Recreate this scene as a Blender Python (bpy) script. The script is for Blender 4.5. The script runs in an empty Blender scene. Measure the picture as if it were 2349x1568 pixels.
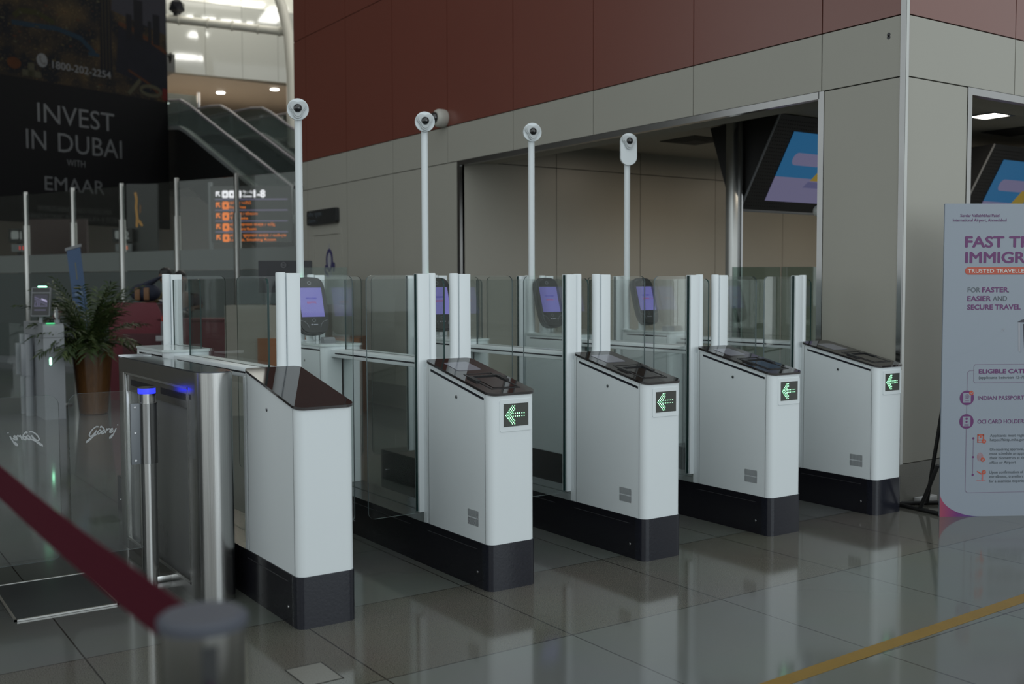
import bpy, bmesh, math, random
from mathutils import Vector, Matrix
S = bpy.context.scene
COL = S.collection
PI = math.pi
rnd = random.Random(7)

# ------------------------------------------------------------------ camera
cam_d = bpy.data.cameras.new('camera'); cam = bpy.data.objects.new('camera', cam_d); COL.objects.link(cam)
RT = Vector((0.82527405, -0.56472241, -0.00336676)); UP = Vector((0.03244442, 0.0414601, 0.99861325)); FW = Vector((0.5637997, 0.82423883, -0.05253803))
CAM = Vector((-1.60741736, -3.83502308, 1.34600879))
mw = Matrix.Identity(4)
for i in range(3):
    mw[i][0] = RT[i]; mw[i][1] = UP[i]; mw[i][2] = -FW[i]; mw[i][3] = CAM[i]
cam.matrix_world = mw
cam_d.sensor_width = 36; cam_d.lens = 37.021; cam_d.sensor_fit = 'HORIZONTAL'
cam_d.clip_start = .05; cam_d.clip_end = 200
cam_d.dof.use_dof = True; cam_d.dof.focus_distance = 5.2; cam_d.dof.aperture_fstop = 2.6
S.camera = cam
S.view_settings.view_transform = 'Standard'; S.view_settings.look = 'None'
S.view_settings.exposure = 0.0; S.view_settings.gamma = 1.0; S.view_settings.use_curve_mapping = False
try:
    S.cycles.transparent_max_bounces = 48; S.cycles.max_bounces = 8
    S.cycles.use_denoising = True; S.cycles.sample_clamp_indirect = 6.0; S.cycles.caustics_reflective = False; S.cycles.caustics_refractive = False
except Exception: pass

# ------------------------------------------------------------------ world, daylight and added fill lights
wd = bpy.data.worlds.new('world'); S.world = wd; wd.use_nodes = True
bg = wd.node_tree.nodes['Background']; bg.inputs[0].default_value = (.93, 1.0, 1.01, 1); bg.inputs[1].default_value = .92
def area(name, loc, target, sx, sy, power, col=(1, 1, 1)):
    d = bpy.data.lights.new(name, 'AREA'); d.shape = 'RECTANGLE'; d.size = sx; d.size_y = sy; d.energy = power; d.color = col
    o = bpy.data.objects.new(name, d); COL.objects.link(o); o.location = loc
    o.rotation_euler = (Vector(target) - Vector(loc)).to_track_quat('-Z', 'Y').to_euler(); return o
area('window_daylight', (3.0, -13.2, 3.6), (3.0, 0, 2.2), 13, 5.5, 345, (.86, .97, 1.04))
area('recess_lamp_and_fill', (7.18, 1.53, 2.78), (7.18, 1.53, 0), .3, .3, 12, (1, .86, .68))
area('recess_lamp_and_fill', (6.4, 3.6, 2.78), (6.4, 3.6, 0), .5, .5, 14, (1, .84, .66))  # unseen light added to brighten the recess, no fixture above it
area('recess_lamp_and_fill', (9.2, 3.6, 2.78), (9.2, 3.6, 0), .5, .5, 14, (1, .84, .66))  # second added recess light, also without a fixture

area('upper_wall_fill', (8.2, 24.6, 12.7), (8.2, 27.4, 10.6), 4, 1.2, 330, (1, .98, .90))  # added light that brightens the white upper wall, no skylight pane here
area('upper_floor_fill', (9.5, 30.0, 7.55), (9.5, 30, 0), 6, 3, 420, (1, .86, .70))  # broad light added to lift the upper floor around the small downlights
area('escalator_fill', (9.0, 20.0, 12.6), (9.0, 22, 0), 5, 5, 220, (1, .97, .9))  # unseen light added to brighten the escalator void

# ------------------------------------------------------------------ materials
def mat(name, col, rough=.5, metal=0., spec=.5, noise=0., nscale=30., bump=0., emit=None, es=0., stretch=None, coat=0.):
    m = bpy.data.materials.new(name); m.use_nodes = True; nt = m.node_tree; b = nt.nodes['Principled BSDF']
    b.inputs['Base Color'].default_value = (*col, 1); b.inputs['Roughness'].default_value = rough; b.inputs['Metallic'].default_value = metal
    b.inputs['Specular IOR Level'].default_value = spec; b.inputs['Coat Weight'].default_value = coat
    if emit: b.inputs['Emission Color'].default_value = (*emit, 1); b.inputs['Emission Strength'].default_value = es
    if noise or bump:
        tc = nt.nodes.new('ShaderNodeTexCoord'); nz = nt.nodes.new('ShaderNodeTexNoise'); nz.inputs['Scale'].default_value = nscale; nz.inputs['Detail'].default_value = 4
        src = tc.outputs['Object']
        if stretch:
            mp = nt.nodes.new('ShaderNodeMapping'); mp.inputs['Scale'].default_value = stretch; nt.links.new(src, mp.inputs[0]); src = mp.outputs[0]
        nt.links.new(src, nz.inputs['Vector'])
        if noise:
            mx = nt.nodes.new('ShaderNodeMix'); mx.data_type = 'RGBA'
            mx.inputs[6].default_value = (*[c*(1-noise) for c in col], 1); mx.inputs[7].default_value = (*[min(1, c*(1+noise)) for c in col], 1)
            nt.links.new(nz.outputs['Fac'], mx.inputs[0]); nt.links.new(mx.outputs[2], b.inputs['Base Color'])
        if bump:
            bp = nt.nodes.new('ShaderNodeBump'); bp.inputs['Strength'].default_value = bump; bp.inputs['Distance'].default_value = .01
            nt.links.new(nz.outputs['Fac'], bp.inputs['Height']); nt.links.new(bp.outputs[0], b.inputs['Normal'])
    return m
def emat(name, col, s):
    return mat(name, (.02, .02, .02), .4, emit=col, es=s)
def pane_mat(name, tint, refl=1.0, haze=0., hazecol=(.5, .55, .53)):
    m = bpy.data.materials.new(name); m.use_nodes = True; nt = m.node_tree; nt.nodes.clear()
    out = nt.nodes.new('ShaderNodeOutputMaterial'); tr = nt.nodes.new('ShaderNodeBsdfTransparent'); tr.inputs[0].default_value = (*tint, 1)
    gl = nt.nodes.new('ShaderNodeBsdfGlossy'); gl.inputs['Roughness'].default_value = .01
    fr = nt.nodes.new('ShaderNodeFresnel'); fr.inputs[0].default_value = 1.45
    mu = nt.nodes.new('ShaderNodeMath'); mu.operation = 'MULTIPLY'; mu.inputs[1].default_value = refl
    nt.links.new(fr.outputs[0], mu.inputs[0]); mx = nt.nodes.new('ShaderNodeMixShader'); nt.links.new(mu.outputs[0], mx.inputs[0])
    src = tr.outputs[0]
    if haze:
        df = nt.nodes.new('ShaderNodeBsdfDiffuse'); df.inputs[0].default_value = (*hazecol, 1)
        m2 = nt.nodes.new('ShaderNodeMixShader'); m2.inputs[0].default_value = haze
        nt.links.new(tr.outputs[0], m2.inputs[1]); nt.links.new(df.outputs[0], m2.inputs[2]); src = m2.outputs[0]
    nt.links.new(src, mx.inputs[1]); nt.links.new(gl.outputs[0], mx.inputs[2]); nt.links.new(mx.outputs[0], out.inputs[0])
    return m
WHITE = mat('white_powder_coat', (.70, .745, .765), .32, spec=.4, noise=.02, nscale=4)
WHITE2 = mat('white_lid', (.60, .66, .66), .12, noise=.02)
BLACKG = mat('black_gloss_metal', (.010, .010, .013), .16, spec=.6, noise=.25, nscale=60, bump=.05)
BLACKE = mat('black_end_cap', (.013, .014, .021), .16, spec=.5, noise=.2, nscale=90, bump=.05)
TOPGLASS = mat('black_glass_top', (.016, .012, .012), .04, spec=.6, noise=.1)
BLACKM = mat('black_matte', (.008, .008, .008), .5, noise=.2)
BLACKP = mat('black_plastic', (.02, .021, .022), .35, noise=.1)
SLOT = mat('dark_slot', (.010, .010, .016), .25, noise=.1)
GREYP = mat('grey_plastic', (.16, .17, .18), .4, noise=.05)
STEEL = mat('brushed_steel', (.46, .47, .46), .27, 1.0, noise=.16, nscale=12, stretch=(40, 40, .5))
STEELP = mat('polished_steel', (.32, .32, .32), .16, 1.0, noise=.05, nscale=8)
CHROME = mat('chrome', (.42, .42, .43), .12, 1.0, noise=.03)
ALU = mat('satin_aluminium', (.50, .50, .48), .35, 1.0, noise=.06)
PANE = pane_mat('clear_glass', (.955, .975, .968), .32)
PANE2 = pane_mat('clear_glass_low', (.955, .97, .963), .5)
PANED = pane_mat('dark_clear_glass', (.945, .965, .958), .32)
PANEP = pane_mat('partition_glass', (.90, .92, .90), .10)
EDGE = mat('glass_edge', (.010, .034, .032), .2, spec=.25, noise=.2)
EDGEL = mat('light_glass_edge', (.16, .20, .21), .15, spec=.9, noise=.1)
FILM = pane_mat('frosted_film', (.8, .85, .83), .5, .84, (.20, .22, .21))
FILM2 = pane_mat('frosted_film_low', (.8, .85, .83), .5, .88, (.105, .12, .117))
LEDG = emat('green_led', (.25, 1, .50), 5.0)
LEDA = emat('arrow_led', (.36, 1, .54), 3.0)
LEDB = emat('blue_led', (.02, .03, 1), 2.2)
BEIGE = mat('beige_cladding', (.335, .325, .285), .34, spec=.35, noise=.03, nscale=2)
RED = mat('red_cladding', (.150, .038, .024), .28, spec=.95, noise=.04, nscale=2)
JOINT = mat('dark_joint', (.02, .02, .018), .7, noise=.1)
GRANITE = mat('grey_granite', (.17, .165, .145), .35, noise=.5, nscale=220)
CEILM = mat('ceiling_board', (.40, .38, .33), .8, noise=.04)
INK = {k: mat('ink_' + k, c, .5, noise=.03) for k, c in dict(purple=(.115, .018, .115), orange=(.42, .07, .035), slate=(.07, .085, .10), white=(.60, .58, .56), line=(.17, .12, .19), pale=(.24, .27, .32), grey=(.30, .31, .35), dark=(.03, .03, .045), pink=(.42, .12, .12)).items()}

# ------------------------------------------------------------------ mesh building
class M:
    def __init__(s): s.b = bmesh.new()
    def _f(s, vs, mi=0):
        try: f = s.b.faces.new(vs); f.material_index = mi; return f
        except ValueError: return None
    def box(s, x0, x1, y0, y1, z0, z1, mi=0, bev=0, seg=2):
        v = [s.b.verts.new(p) for p in ((x0,y0,z0),(x1,y0,z0),(x1,y1,z0),(x0,y1,z0),(x0,y0,z1),(x1,y0,z1),(x1,y1,z1),(x0,y1,z1))]
        fs = [s._f([v[i] for i in q], mi) for q in ((0,3,2,1),(4,5,6,7),(0,1,5,4),(1,2,6,5),(2,3,7,6),(3,0,4,7))]
        if bev:
            es = list({e for f in fs for e in f.edges})
            r = bmesh.ops.bevel(s.b, geom=es, offset=bev, segments=seg, profile=.5, affect='EDGES')
            for f in r['faces']: f.material_index = mi
        return s
    def prism(s, poly, fn, lo, hi, mi=0, side=None):
        """poly: 2D points; fn(u, v, w) -> 3D; extruded from w=lo to w=hi"""
        a = [s.b.verts.new(fn(u, v, lo)) for u, v in poly]; c = [s.b.verts.new(fn(u, v, hi)) for u, v in poly]
        n = len(poly); s._f(a[::-1], mi); s._f(c, mi)
        for i in range(n): s._f([a[i], a[(i+1) % n], c[(i+1) % n], c[i]], mi if side is None else side)
        return s
    def tube(s, pts, r, n=12, mi=0, cap=True, sy=1.):
        pts = [Vector(p) for p in pts]; rs = r if isinstance(r, (list, tuple)) else [r]*len(pts); rings = []
        for i, p in enumerate(pts):
            d = (pts[min(i+1, len(pts)-1)] - pts[max(i-1, 0)]).normalized()
            up = Vector((0, 0, 1)) if abs(d.z) < .95 else Vector((1, 0, 0))
            a = d.cross(up).normalized(); c = a.cross(d).normalized()
            rings.append([s.b.verts.new(p + rs[i]*(math.cos(t)*a + sy*math.sin(t)*c)) for t in [2*PI*k/n for k in range(n)]])
        for q, w in zip(rings, rings[1:]):
            for k in range(n): s._f([q[k], q[(k+1) % n], w[(k+1) % n], w[k]], mi)
        if cap: s._f(rings[0][::-1], mi); s._f(rings[-1], mi)
        return s
    def cyl(s, p0, p1, r, n=20, mi=0): return s.tube([p0, p1], r, n, mi)
    def lathe(s, prof, o=(0,0,0), n=24, mi=0, axis=None, sx=1., sy=1.):
        """prof: (r, h); axis: matrix 3x3 with columns a, b, dir"""
        R = axis or Matrix.Identity(3); o = Vector(o); rings = []
        for r, h in prof:
            rings.append([s.b.verts.new(o + R @ Vector((r*sx*math.cos(2*PI*k/n), r*sy*math.sin(2*PI*k/n), h))) for k in range(n)])
        for q, w in zip(rings, rings[1:]):
            for k in range(n): s._f([q[k], q[(k+1) % n], w[(k+1) % n], w[k]], mi)
        s._f(rings[0][::-1], mi); s._f(rings[-1], mi); return s
    def quad(s, *p, mi=0): s._f([s.b.verts.new(q) for q in p], mi); return s
    def ball(s, c, rx, ry, rz, n=14, mi=0):
        r = bmesh.ops.create_uvsphere(s.b, u_segments=n, v_segments=max(6, n*2//3), radius=1)
        for v in r['verts']: v.co = Vector((v.co.x*rx, v.co.y*ry, v.co.z*rz)) + Vector(c)
        for f in {f for v in r['verts'] for f in v.link_faces}: f.material_index = mi
        return s
    def add(s, me, mtx, mi=0):
        n0 = len(s.b.verts); f0 = len(s.b.faces); s.b.from_mesh(me); s.b.verts.ensure_lookup_table(); s.b.faces.ensure_lookup_table()
        for v in s.b.verts[n0:]: v.co = mtx @ v.co
        for f in s.b.faces[f0:]: f.material_index = mi
        return s
    def build(s, name, mats, parent=None, smooth=True, recalc=True, **kw):
        if recalc: bmesh.ops.recalc_face_normals(s.b, faces=s.b.faces[:])
        me = bpy.data.meshes.new(name); s.b.to_mesh(me); s.b.free()
        for m in (mats if isinstance(mats, (list, tuple)) else [mats]): me.materials.append(m)
        if smooth:
            for p in me.polygons: p.use_smooth = True
            try: me.set_sharp_from_angle(angle=math.radians(32))
            except Exception: pass
        o = bpy.data.objects.new(name, me); COL.objects.link(o)
        if parent: o.parent = parent
        for k, v in kw.items(): o[k] = v
        return o
def thing(name, label, cat, loc=(0,0,0), rz=0., group=None):
    o = bpy.data.objects.new(name, None); COL.objects.link(o); o.location = loc; o.rotation_euler = (0, 0, rz); o.empty_display_size = .1
    o['label'] = label; o['category'] = cat
    if group: o['group'] = group
    return o
def rrect(x0, x1, y0, y1, r, n=5, rs=None):
    rs = rs or (r, r, r, r); out = []
    for (cx, cy, a0), q in zip(((x0, y0, PI), (x1, y0, 1.5*PI), (x1, y1, 0), (x0, y1, .5*PI)), rs):
        if q <= 0: out.append((cx, cy)); continue
        mx = cx + (q if cx == x0 else -q); my = cy + (q if cy == y0 else -q)
        for k in range(n+1):
            a = a0 + .5*PI*k/n; out.append((mx + q*math.cos(a), my + q*math.sin(a)))
    return out
XYZ = lambda u, v, w: (u, v, w)
XZ = lambda u, v, w: (u, w, v)
YZ = lambda u, v, w: (w, u, v)
def frame(o, r, u):
    o = Vector(o); r = Vector(r).normalized(); u = Vector(u).normalized(); n = r.cross(u)
    m = Matrix.Identity(4)
    for i in range(3): m[i][0] = r[i]; m[i][1] = u[i]; m[i][2] = n[i]; m[i][3] = o[i]
    return m
_tx = {}
def text_mesh(body, bold=0., ext=.02):
    k = (body, bold, ext)
    if k in _tx: return _tx[k]
    c = bpy.data.curves.new('t', 'FONT'); c.body = body; c.size = 1; c.offset = bold; c.extrude = ext; c.resolution_u = 3
    o = bpy.data.objects.new('t', c); COL.objects.link(o); dg = bpy.context.evaluated_depsgraph_get(); dg.update()
    me = bpy.data.meshes.new_from_object(o.evaluated_get(dg)); bpy.data.objects.remove(o)
    xs = [v.co.x for v in me.vertices] or [0, 1]; _tx[k] = (me, min(xs), max(xs)); return _tx[k]
CAPH = .727
def put_text(m, F, body, x, y, cap, width=None, bold=0., mi=0, align='L', sx=1., shear=0., z=0.):
    """left/centre x, baseline y and cap height in the frame's metres; width squeezes the line to a length"""
    me, a, b = text_mesh(body, 0.); s = cap/CAPH; w = (b-a)*s*sx
    kx = s*sx if width is None else width/(b-a); w = (b-a)*kx
    x0 = x - (w/2 if align == 'C' else 0)
    L = Matrix(((kx, shear*s, 0, x0 - a*kx), (0, s, 0, y), (0, 0, .02, z), (0, 0, 0, 1)))
    offs = [(0, 0)] if bold <= 0 else [(0, 0), (bold, 0), (-bold, 0), (0, bold*.8), (0, -bold*.8)]
    for i, (ox, oy) in enumerate(offs): m.add(me, F @ Matrix.Translation((ox*s*1.2, oy*s*1.2, 5e-5*i)) @ L, mi)
    return m
def struct(m, name, mats, parent=None, **kw):
    o = m.build(name, mats, parent, smooth=kw.pop('smooth', False), **kw)
    if parent is None: o['kind'] = 'structure'
    return o
def single(o, label, cat, group=None):
    o['label'] = label; o['category'] = cat
    if group: o['group'] = group
    return o

# ================================================================== the setting
# floor: polished tiles, a darker granite band across the gate line
fm = bpy.data.materials.new('polished_floor_tiles'); fm.use_nodes = True; nt = fm.node_tree; b = nt.nodes['Principled BSDF']
N = nt.nodes.new; Lk = nt.links.new
tc = N('ShaderNodeTexCoord'); mp = N('ShaderNodeMapping'); mp.inputs['Location'].default_value = (-.04+8.06, .655+8.1, 0); Lk(tc.outputs['Object'], mp.inputs[0])
br = N('ShaderNodeTexBrick'); br.offset = 0; br.squash = 1; br.inputs['Scale'].default_value = 1; br.inputs['Mortar Size'].default_value = .0035; br.inputs['Mortar Smooth'].default_value = .2
br.inputs['Brick Width'].default_value = .806; br.inputs['Row Height'].default_value = .81; br.inputs['Bias'].default_value = 0
br.inputs['Color1'].default_value = (.115, .121, .111, 1); br.inputs['Color2'].default_value = (.130, .136, .126, 1); br.inputs['Mortar'].default_value = (.03, .028, .024, 1)
Lk(mp.outputs[0], br.inputs['Vector'])
sx = N('ShaderNodeSeparateXYZ'); Lk(tc.outputs['Object'], sx.inputs[0])
c1 = N('ShaderNodeMath'); c1.operation = 'COMPARE'; c1.inputs[1].default_value = -.25; c1.inputs[2].default_value = .405; Lk(sx.outputs['Y'], c1.inputs[0])
sp = N('ShaderNodeTexNoise'); sp.inputs['Scale'].default_value = 260; sp.inputs['Detail'].default_value = 3; Lk(tc.outputs['Object'], sp.inputs['Vector'])
rp = N('ShaderNodeValToRGB'); rp.color_ramp.elements[0].position = .38; rp.color_ramp.elements[0].color = (.065, .062, .052, 1); rp.color_ramp.elements[1].position = .62; rp.color_ramp.elements[1].color = (.155, .15, .128, 1); Lk(sp.outputs['Fac'], rp.inputs[0])
rp2 = N('ShaderNodeMix'); rp2.data_type = 'RGBA'; Lk(br.outputs['Fac'], rp2.inputs[0]); Lk(rp.outputs[0], rp2.inputs[6]); rp2.inputs[7].default_value = (.025, .023, .02, 1)
mx = N('ShaderNodeMix'); mx.data_type = 'RGBA'; Lk(c1.outputs[0], mx.inputs[0]); Lk(br.outputs['Color'], mx.inputs[6]); Lk(rp2.outputs[2], mx.inputs[7])
n2 = N('ShaderNodeTexNoise'); n2.inputs['Scale'].default_value = 1.3; n2.inputs['Detail'].default_value = 5; Lk(tc.outputs['Object'], n2.inputs['Vector'])
mm = N('ShaderNodeMix'); mm.data_type = 'RGBA'; mm.blend_type = 'MULTIPLY'; mm.inputs[0].default_value = .25; Lk(mx.outputs[2], mm.inputs[6]); Lk(n2.outputs['Color'], mm.inputs[7]); Lk(mm.outputs[2], b.inputs['Base Color'])
b.inputs['Roughness'].default_value = .075; b.inputs['Specular IOR Level'].default_value = .55
rg = N('ShaderNodeMapRange'); rg.inputs[3].default_value = .05; rg.inputs[4].default_value = .13; Lk(n2.outputs['Fac'], rg.inputs[0]); Lk(rg.outputs[0], b.inputs['Roughness'])
m = M(); m.quad((-16, -15, 0), (24, -15, 0), (24, 38, 0), (-16, 38, 0)); struct(m, 'floor', fm)

HALLW = mat('hall_wall_dark', (.045, .045, .042), .6, noise=.1)
HALLB = mat('hall_wall_brown', (.30, .25, .20), .6, noise=.06)
# wall on the right with the red upper panels: X = 3.948 and its return face Y = .106
X0, Y0 = 3.948, .106; ZF, ZR, ZT = 2.60, 2.968, 6.4; YL, YR, YE = 5.196, .74, 9.35
G = .004
def panel_x(m, y0, y1, z0, z1, mi):   # panels on the long wall, the dark backing shows in the joints
    m.box(X0, X0+.03, y0+G, y1-G, z0+G, z1-G, mi)
def panel_y(m, x0, x1, z0, z1, mi):
    m.box(x0+G, x1-G, Y0, Y0+.03, z0+G, z1-G, mi)
ys = [Y0+.02] + [.724 + 1.177*k for k in range(0, 8)] + [YE]
m = M()
m.box(X0+.025, X0+.42, Y0+.025, YE-.002, ZF, ZT, 2); m.box(X0+.025, X0+.42, YL+.01, YE-.002, 0, ZF, 2)
for a, c in zip(ys, ys[1:]):
    panel_x(m, a, c, ZF, ZR, 0); panel_x(m, a, c, ZR, 4.55, 1); panel_x(m, a, c, 4.55, ZT, 1)
yl = [YL+.055] + [y for y in ys if y > YL+.3]
for a, c in zip(yl, yl[1:]): panel_x(m, a, c, .25, ZF, 0)
m.box(X0+.02, X0+.40, YE-.03, YE, 0, ZR, 0); m.box(X0+.02, X0+.40, YE-.03, YE, ZR, ZT, 1)
m.box(X0-.006, X0+.03, YL+.055, YE, 0, .25, 3)
m.lathe([(.012, 0), (.012, .004)], (X0-.001, .222, 2.866), 16, 4, Matrix(((0,0,1),(1,0,0),(0,1,0)))); m.lathe([(.012, 0), (.012, .004)], (X0-.001, .222, 2.849), 16, 4, Matrix(((0,0,1),(1,0,0),(0,1,0))))
rw = struct(m, 'wall_right', [BEIGE, RED, JOINT, GRANITE, SLOT])
m = M()
m.box(X0+.42, 12, Y0+.025, Y0+.40, ZF, ZT, 2)
xs = [X0+.09, 5.13, 6.31, 7.49, 8.67, 9.85, 11.03, 12]
xs[0] = X0+.034
for a, c in zip(xs, xs[1:]):
    panel_y(m, a, c, ZF, ZR, 0); panel_y(m, a, c, ZR, 4.55, 1); panel_y(m, a, c, 4.55, ZT, 1)
struct(m, 'wall_front', [BEIGE, RED, JOINT])
# corner pillar below the fascias
m = M()
m.box(X0+.03, 4.62, Y0+.03, YR, 0, ZF, 1)
panel_x(m, Y0+.028, YR-.036, .25, ZF, 0); panel_y(m, X0+.032, 4.60, .25, ZF, 0)
m.box(X0-.006, 4.63, Y0-.006, YR+.004, 0, .25, 2)
m.box(4.60, 4.64, Y0+.03, YR, .25, ZF, 0); m.box(X0+.03, 4.6, YR-.02, YR, .25, ZF, 0)
struct(m, 'wall_pillar', [BEIGE, JOINT, GRANITE])
# steel trims
m = M(); m.prism([(X0-.004, Y0-.004), (X0+.034, Y0-.004), (X0+.034, Y0+.012), (X0+.010, Y0+.012), (X0+.010, Y0+.030), (X0-.004, Y0+.030)], XYZ, .25, ZT); m.box(X0+.004, X0+.030, Y0-.0055, Y0-.0045, .25, ZT, 1); struct(m, 'trim_1', [STEELP, STEEL])
m = M(); m.box(X0-.004, X0+.04, YR-.038, YR+.006, .25, ZF, 0); struct(m, 'trim_2', STEELP)
m = M(); m.box(X0-.004, X0+.05, YR, YL+.05, ZF-.045, ZF, 0); struct(m, 'trim_3', STEELP)
m = M(); m.box(X0-.004, X0+.05, YL, YL+.052, 0, ZF-.045, 0); struct(m, 'trim_4', STEELP)
m = M(); m.box(4.60, 4.645, Y0-.004, Y0+.04, .25, ZF, 0); struct(m, 'trim_5', STEELP)
m = M(); m.box(4.645, 12, Y0-.004, Y0+.05, ZF-.045, ZF, 0); struct(m, 'trim_6', STEELP)
# the room behind the openings
m = M()
m.box(X0+.42, 12, 5.22, 5.4, 0, 3.2, 1)
for a, c in zip([3.97, 5.15, 6.33, 7.51, 8.69, 9.87], [5.15, 6.33, 7.51, 8.69, 9.87, 11.05]):
    m.box(a+G, c-G, 5.196, 5.225, .0, 2.60-G, 0); m.box(a+G, c-G, 5.196, 5.225, 2.60+G, 2.84, 0)
struct(m, 'wall_recess', [BEIGE, JOINT])
m = M(); m.box(11.6, 11.9, .5, 5.3, 0, 3.1, 0); struct(m, 'wall_far_recess', HALLB)
m = M()
m.box(X0+.03, X0+.42, YR, YL, ZF-.01, ZF+.02, 0); m.box(4.645, 12, Y0+.04, Y0+.42, ZF-.01, ZF+.02, 0)
m.box(X0+.42, 12, Y0+.40, 5.3, 2.84, 2.95, 0); m.box(X0+.40, X0+.44, YR, YL, ZF, 2.86, 0); m.box(4.4, 12, Y0+.40, Y0+.44, ZF, 2.86, 0)
for x, y in ((6.1, 4.1), (8.3, 1.9)):
    for k in range(4): m.box(x-.25+.05*k, x+.25-.05*k, y-.25+.05*k, y+.25-.05*k, 2.832-.004*k, 2.842, 1)
struct(m, 'ceiling_recess', [CEILM, JOINT])
m = M(); m.box(X0+.02, 12, Y0+.02, YE-.02, ZT-.05, ZT, 0); struct(m, 'ceiling_roof', CEILM)
# hall ceiling with skylights that the glossy far wall mirrors
sk = [(10.3, 11.42, 3.75, 4.9), (11.5, 12.0, 3.8, 4.85), (10.48, 11.28, 8.85, 9.88), (10.0, 10.6, 12.3, 12.85), (10.68, 11.22, 12.28, 12.83), (11.46, 12.35, 12.18, 12.74), (12.58, 12.85, 12.18, 12.74), (10.68, 11.22, 15.5, 16.07), (11.4, 11.66, 15.45, 16.05), (11.88, 12.74, 15.38, 16.07), (13.0, 13.8, 13.0, 15.6)]
m = M(); m.box(-16, 24, 3.5, 38, 13.02, 13.2, 0); struct(m, 'ceiling', mat('hall_ceiling', (.5, .5, .48), .8, noise=.03))
SKY = emat('skylight_pane', (1, .99, .94), 26)
for k, (a, c, d, e) in enumerate(sk):
    m = M(); m.box(a, c, d, e, 12.98, 13.0, 0); m.box(a-.04, c+.04, d-.04, e+.04, 12.995, 13.02, 1); struct(m, 'window_%d' % (k+1), [SKY, CEILM])
# far hall: glossy white wall over the upper floor, brown soffit, back wall
WW = mat('white_glossy_panel', (.34, .34, .31), .045, spec=.75, noise=.02, nscale=1); WW2 = mat('cream_glossy_panel', (.62, .61, .54), .05, spec=.75, noise=.02, nscale=1)
d0 = Vector((.99542, -.09558, 0)); w0 = Vector((7.736, 27.665, 0)); nb = Vector((.09558, .99542, 0))
m = M()
for k in range(-6, 12):
    p = w0 + d0*(k*1.1+.004); q = w0 + d0*(k*1.1+1.096)
    for zl, zh, mi in ((7.67, 9.80, 0), (9.81, 13.1, 1)):
        a = [m.b.verts.new((*(x + nb*t).to_2d(), z)) for t in (0, .25) for x, z in ((p, zl), (q, zl), (q, zh), (p, zh))]
        for f in ((0,1,2,3), (7,6,5,4), (0,4,5,1), (1,5,6,2), (2,6,7,3), (3,7,4,0)): m._f([a[i] for i in f], mi)
struct(m, 'wall_white_upper', [WW, WW2])
m = M(); m.box(-6, 22, 27.95, 36.2, 7.7, 7.9, 0); struct(m, 'ceiling_upper', HALLB)
m = M(); m.box(2, 7.6, 26.5, 27.9, 7.45, 7.95, 0); struct(m, 'trim_7', HALLW)
m = M(); m.box(2.2, 22, 24.6, 36.2, 4.75, 5.05, 0); struct(m, 'floor_upper', mat('upper_slab', (.28, .27, .25), .5, noise=.06))
m = M(); m.box(-16, 24, 36, 36.4, 0, 13.1, 0); struct(m, 'wall_back', mat('back_wall', (.18, .155, .13), .55, noise=.1))
m = M(); m.box(-16, -15.7, 21, 36.4, 0, 13.1, 0); struct(m, 'wall_left', mat('left_wall', (.55, .55, .53), .6, noise=.05))
m = M(); m.box(4.2, 20, 31.5, 31.8, 5.05, 6.25, 0); struct(m, 'wall_parapet', mat('grey_parapet', (.36, .37, .35), .45, noise=.05))
# service door in the long wall
m = M(); m.box(X0-.015, X0, 7.93, 8.84, 2.00, 2.075, 0, .003); m.box(X0-.012, X0, 8.74, 8.84, 0, 2.0, 0); m.box(X0-.012, X0, 7.93, 8.02, 0, 2.0, 0); m.box(X0-.004, X0, 8.02, 8.74, .02, 1.99, 0)
dr = struct(m, 'door_1', BEIGE)
WVIO = mat('emblem_violet', (.035, .03, .11), .5, noise=.3, nscale=60); WGRY = mat('emblem_grey', (.30, .30, .33), .5, noise=.2)
m = M(); F = frame((X0-.006, 8.30, 1.68), (0, -1, 0), (0, 0, 1))
def at(F, x, y, z=0): return F @ Vector((x, y, z))
def ring2(m, F, cx, cy, rx, ry, w, mi, n=28, z=0.):
    for k in range(n):
        a, c = 2*PI*k/n, 2*PI*(k+1)/n
        m.quad(at(F, cx+rx*math.cos(a), cy+ry*math.sin(a), z), at(F, cx+rx*math.cos(c), cy+ry*math.sin(c), z), at(F, cx+(rx-w)*math.cos(c), cy+(ry-w)*math.sin(c), z), at(F, cx+(rx-w)*math.cos(a), cy+(ry-w)*math.sin(a), z), mi=mi)
def disc2(m, F, cx, cy, rx, ry, mi, n=28, z=0.):
    m._f([m.b.verts.new(at(F, cx+rx*math.cos(2*PI*k/n), cy+ry*math.sin(2*PI*k/n), z)) for k in range(n)], mi)
def rect2(m, F, x0, x1, y0, y1, mi, z=0.):
    m.quad(at(F, x0, y0, z), at(F, x1, y0, z), at(F, x1, y1, z), at(F, x0, y1, z), mi=mi)
_sc = [0]
def stroke2(m, F, pts, w, mi, z=0.):
    _sc[0] += 1; z += 4e-5*(_sc[0] % 12)
    for (ax, ay), (bx, by) in zip(pts, pts[1:]):
        z += 3e-5; dx, dy = bx-ax, by-ay; l = math.hypot(dx, dy) or 1e-6; ox, oy = -dy/l*w/2, dx/l*w/2
        m.quad(at(F, ax+ox, ay+oy, z), at(F, ax-ox, ay-oy, z), at(F, bx-ox, by-oy, z), at(F, bx+ox, by+oy, z), mi=mi)
        z += 3e-5; disc2(m, F, bx, by, w/2, w/2, mi, 10, z)
ring2(m, F, 0, 0, .105, .145, .05, 0); disc2(m, F, 0, 0, .055, .095, 1, z=.001); stroke2(m, F, [(0, .145), (0, .2)], .02, 1, .001)
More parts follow.
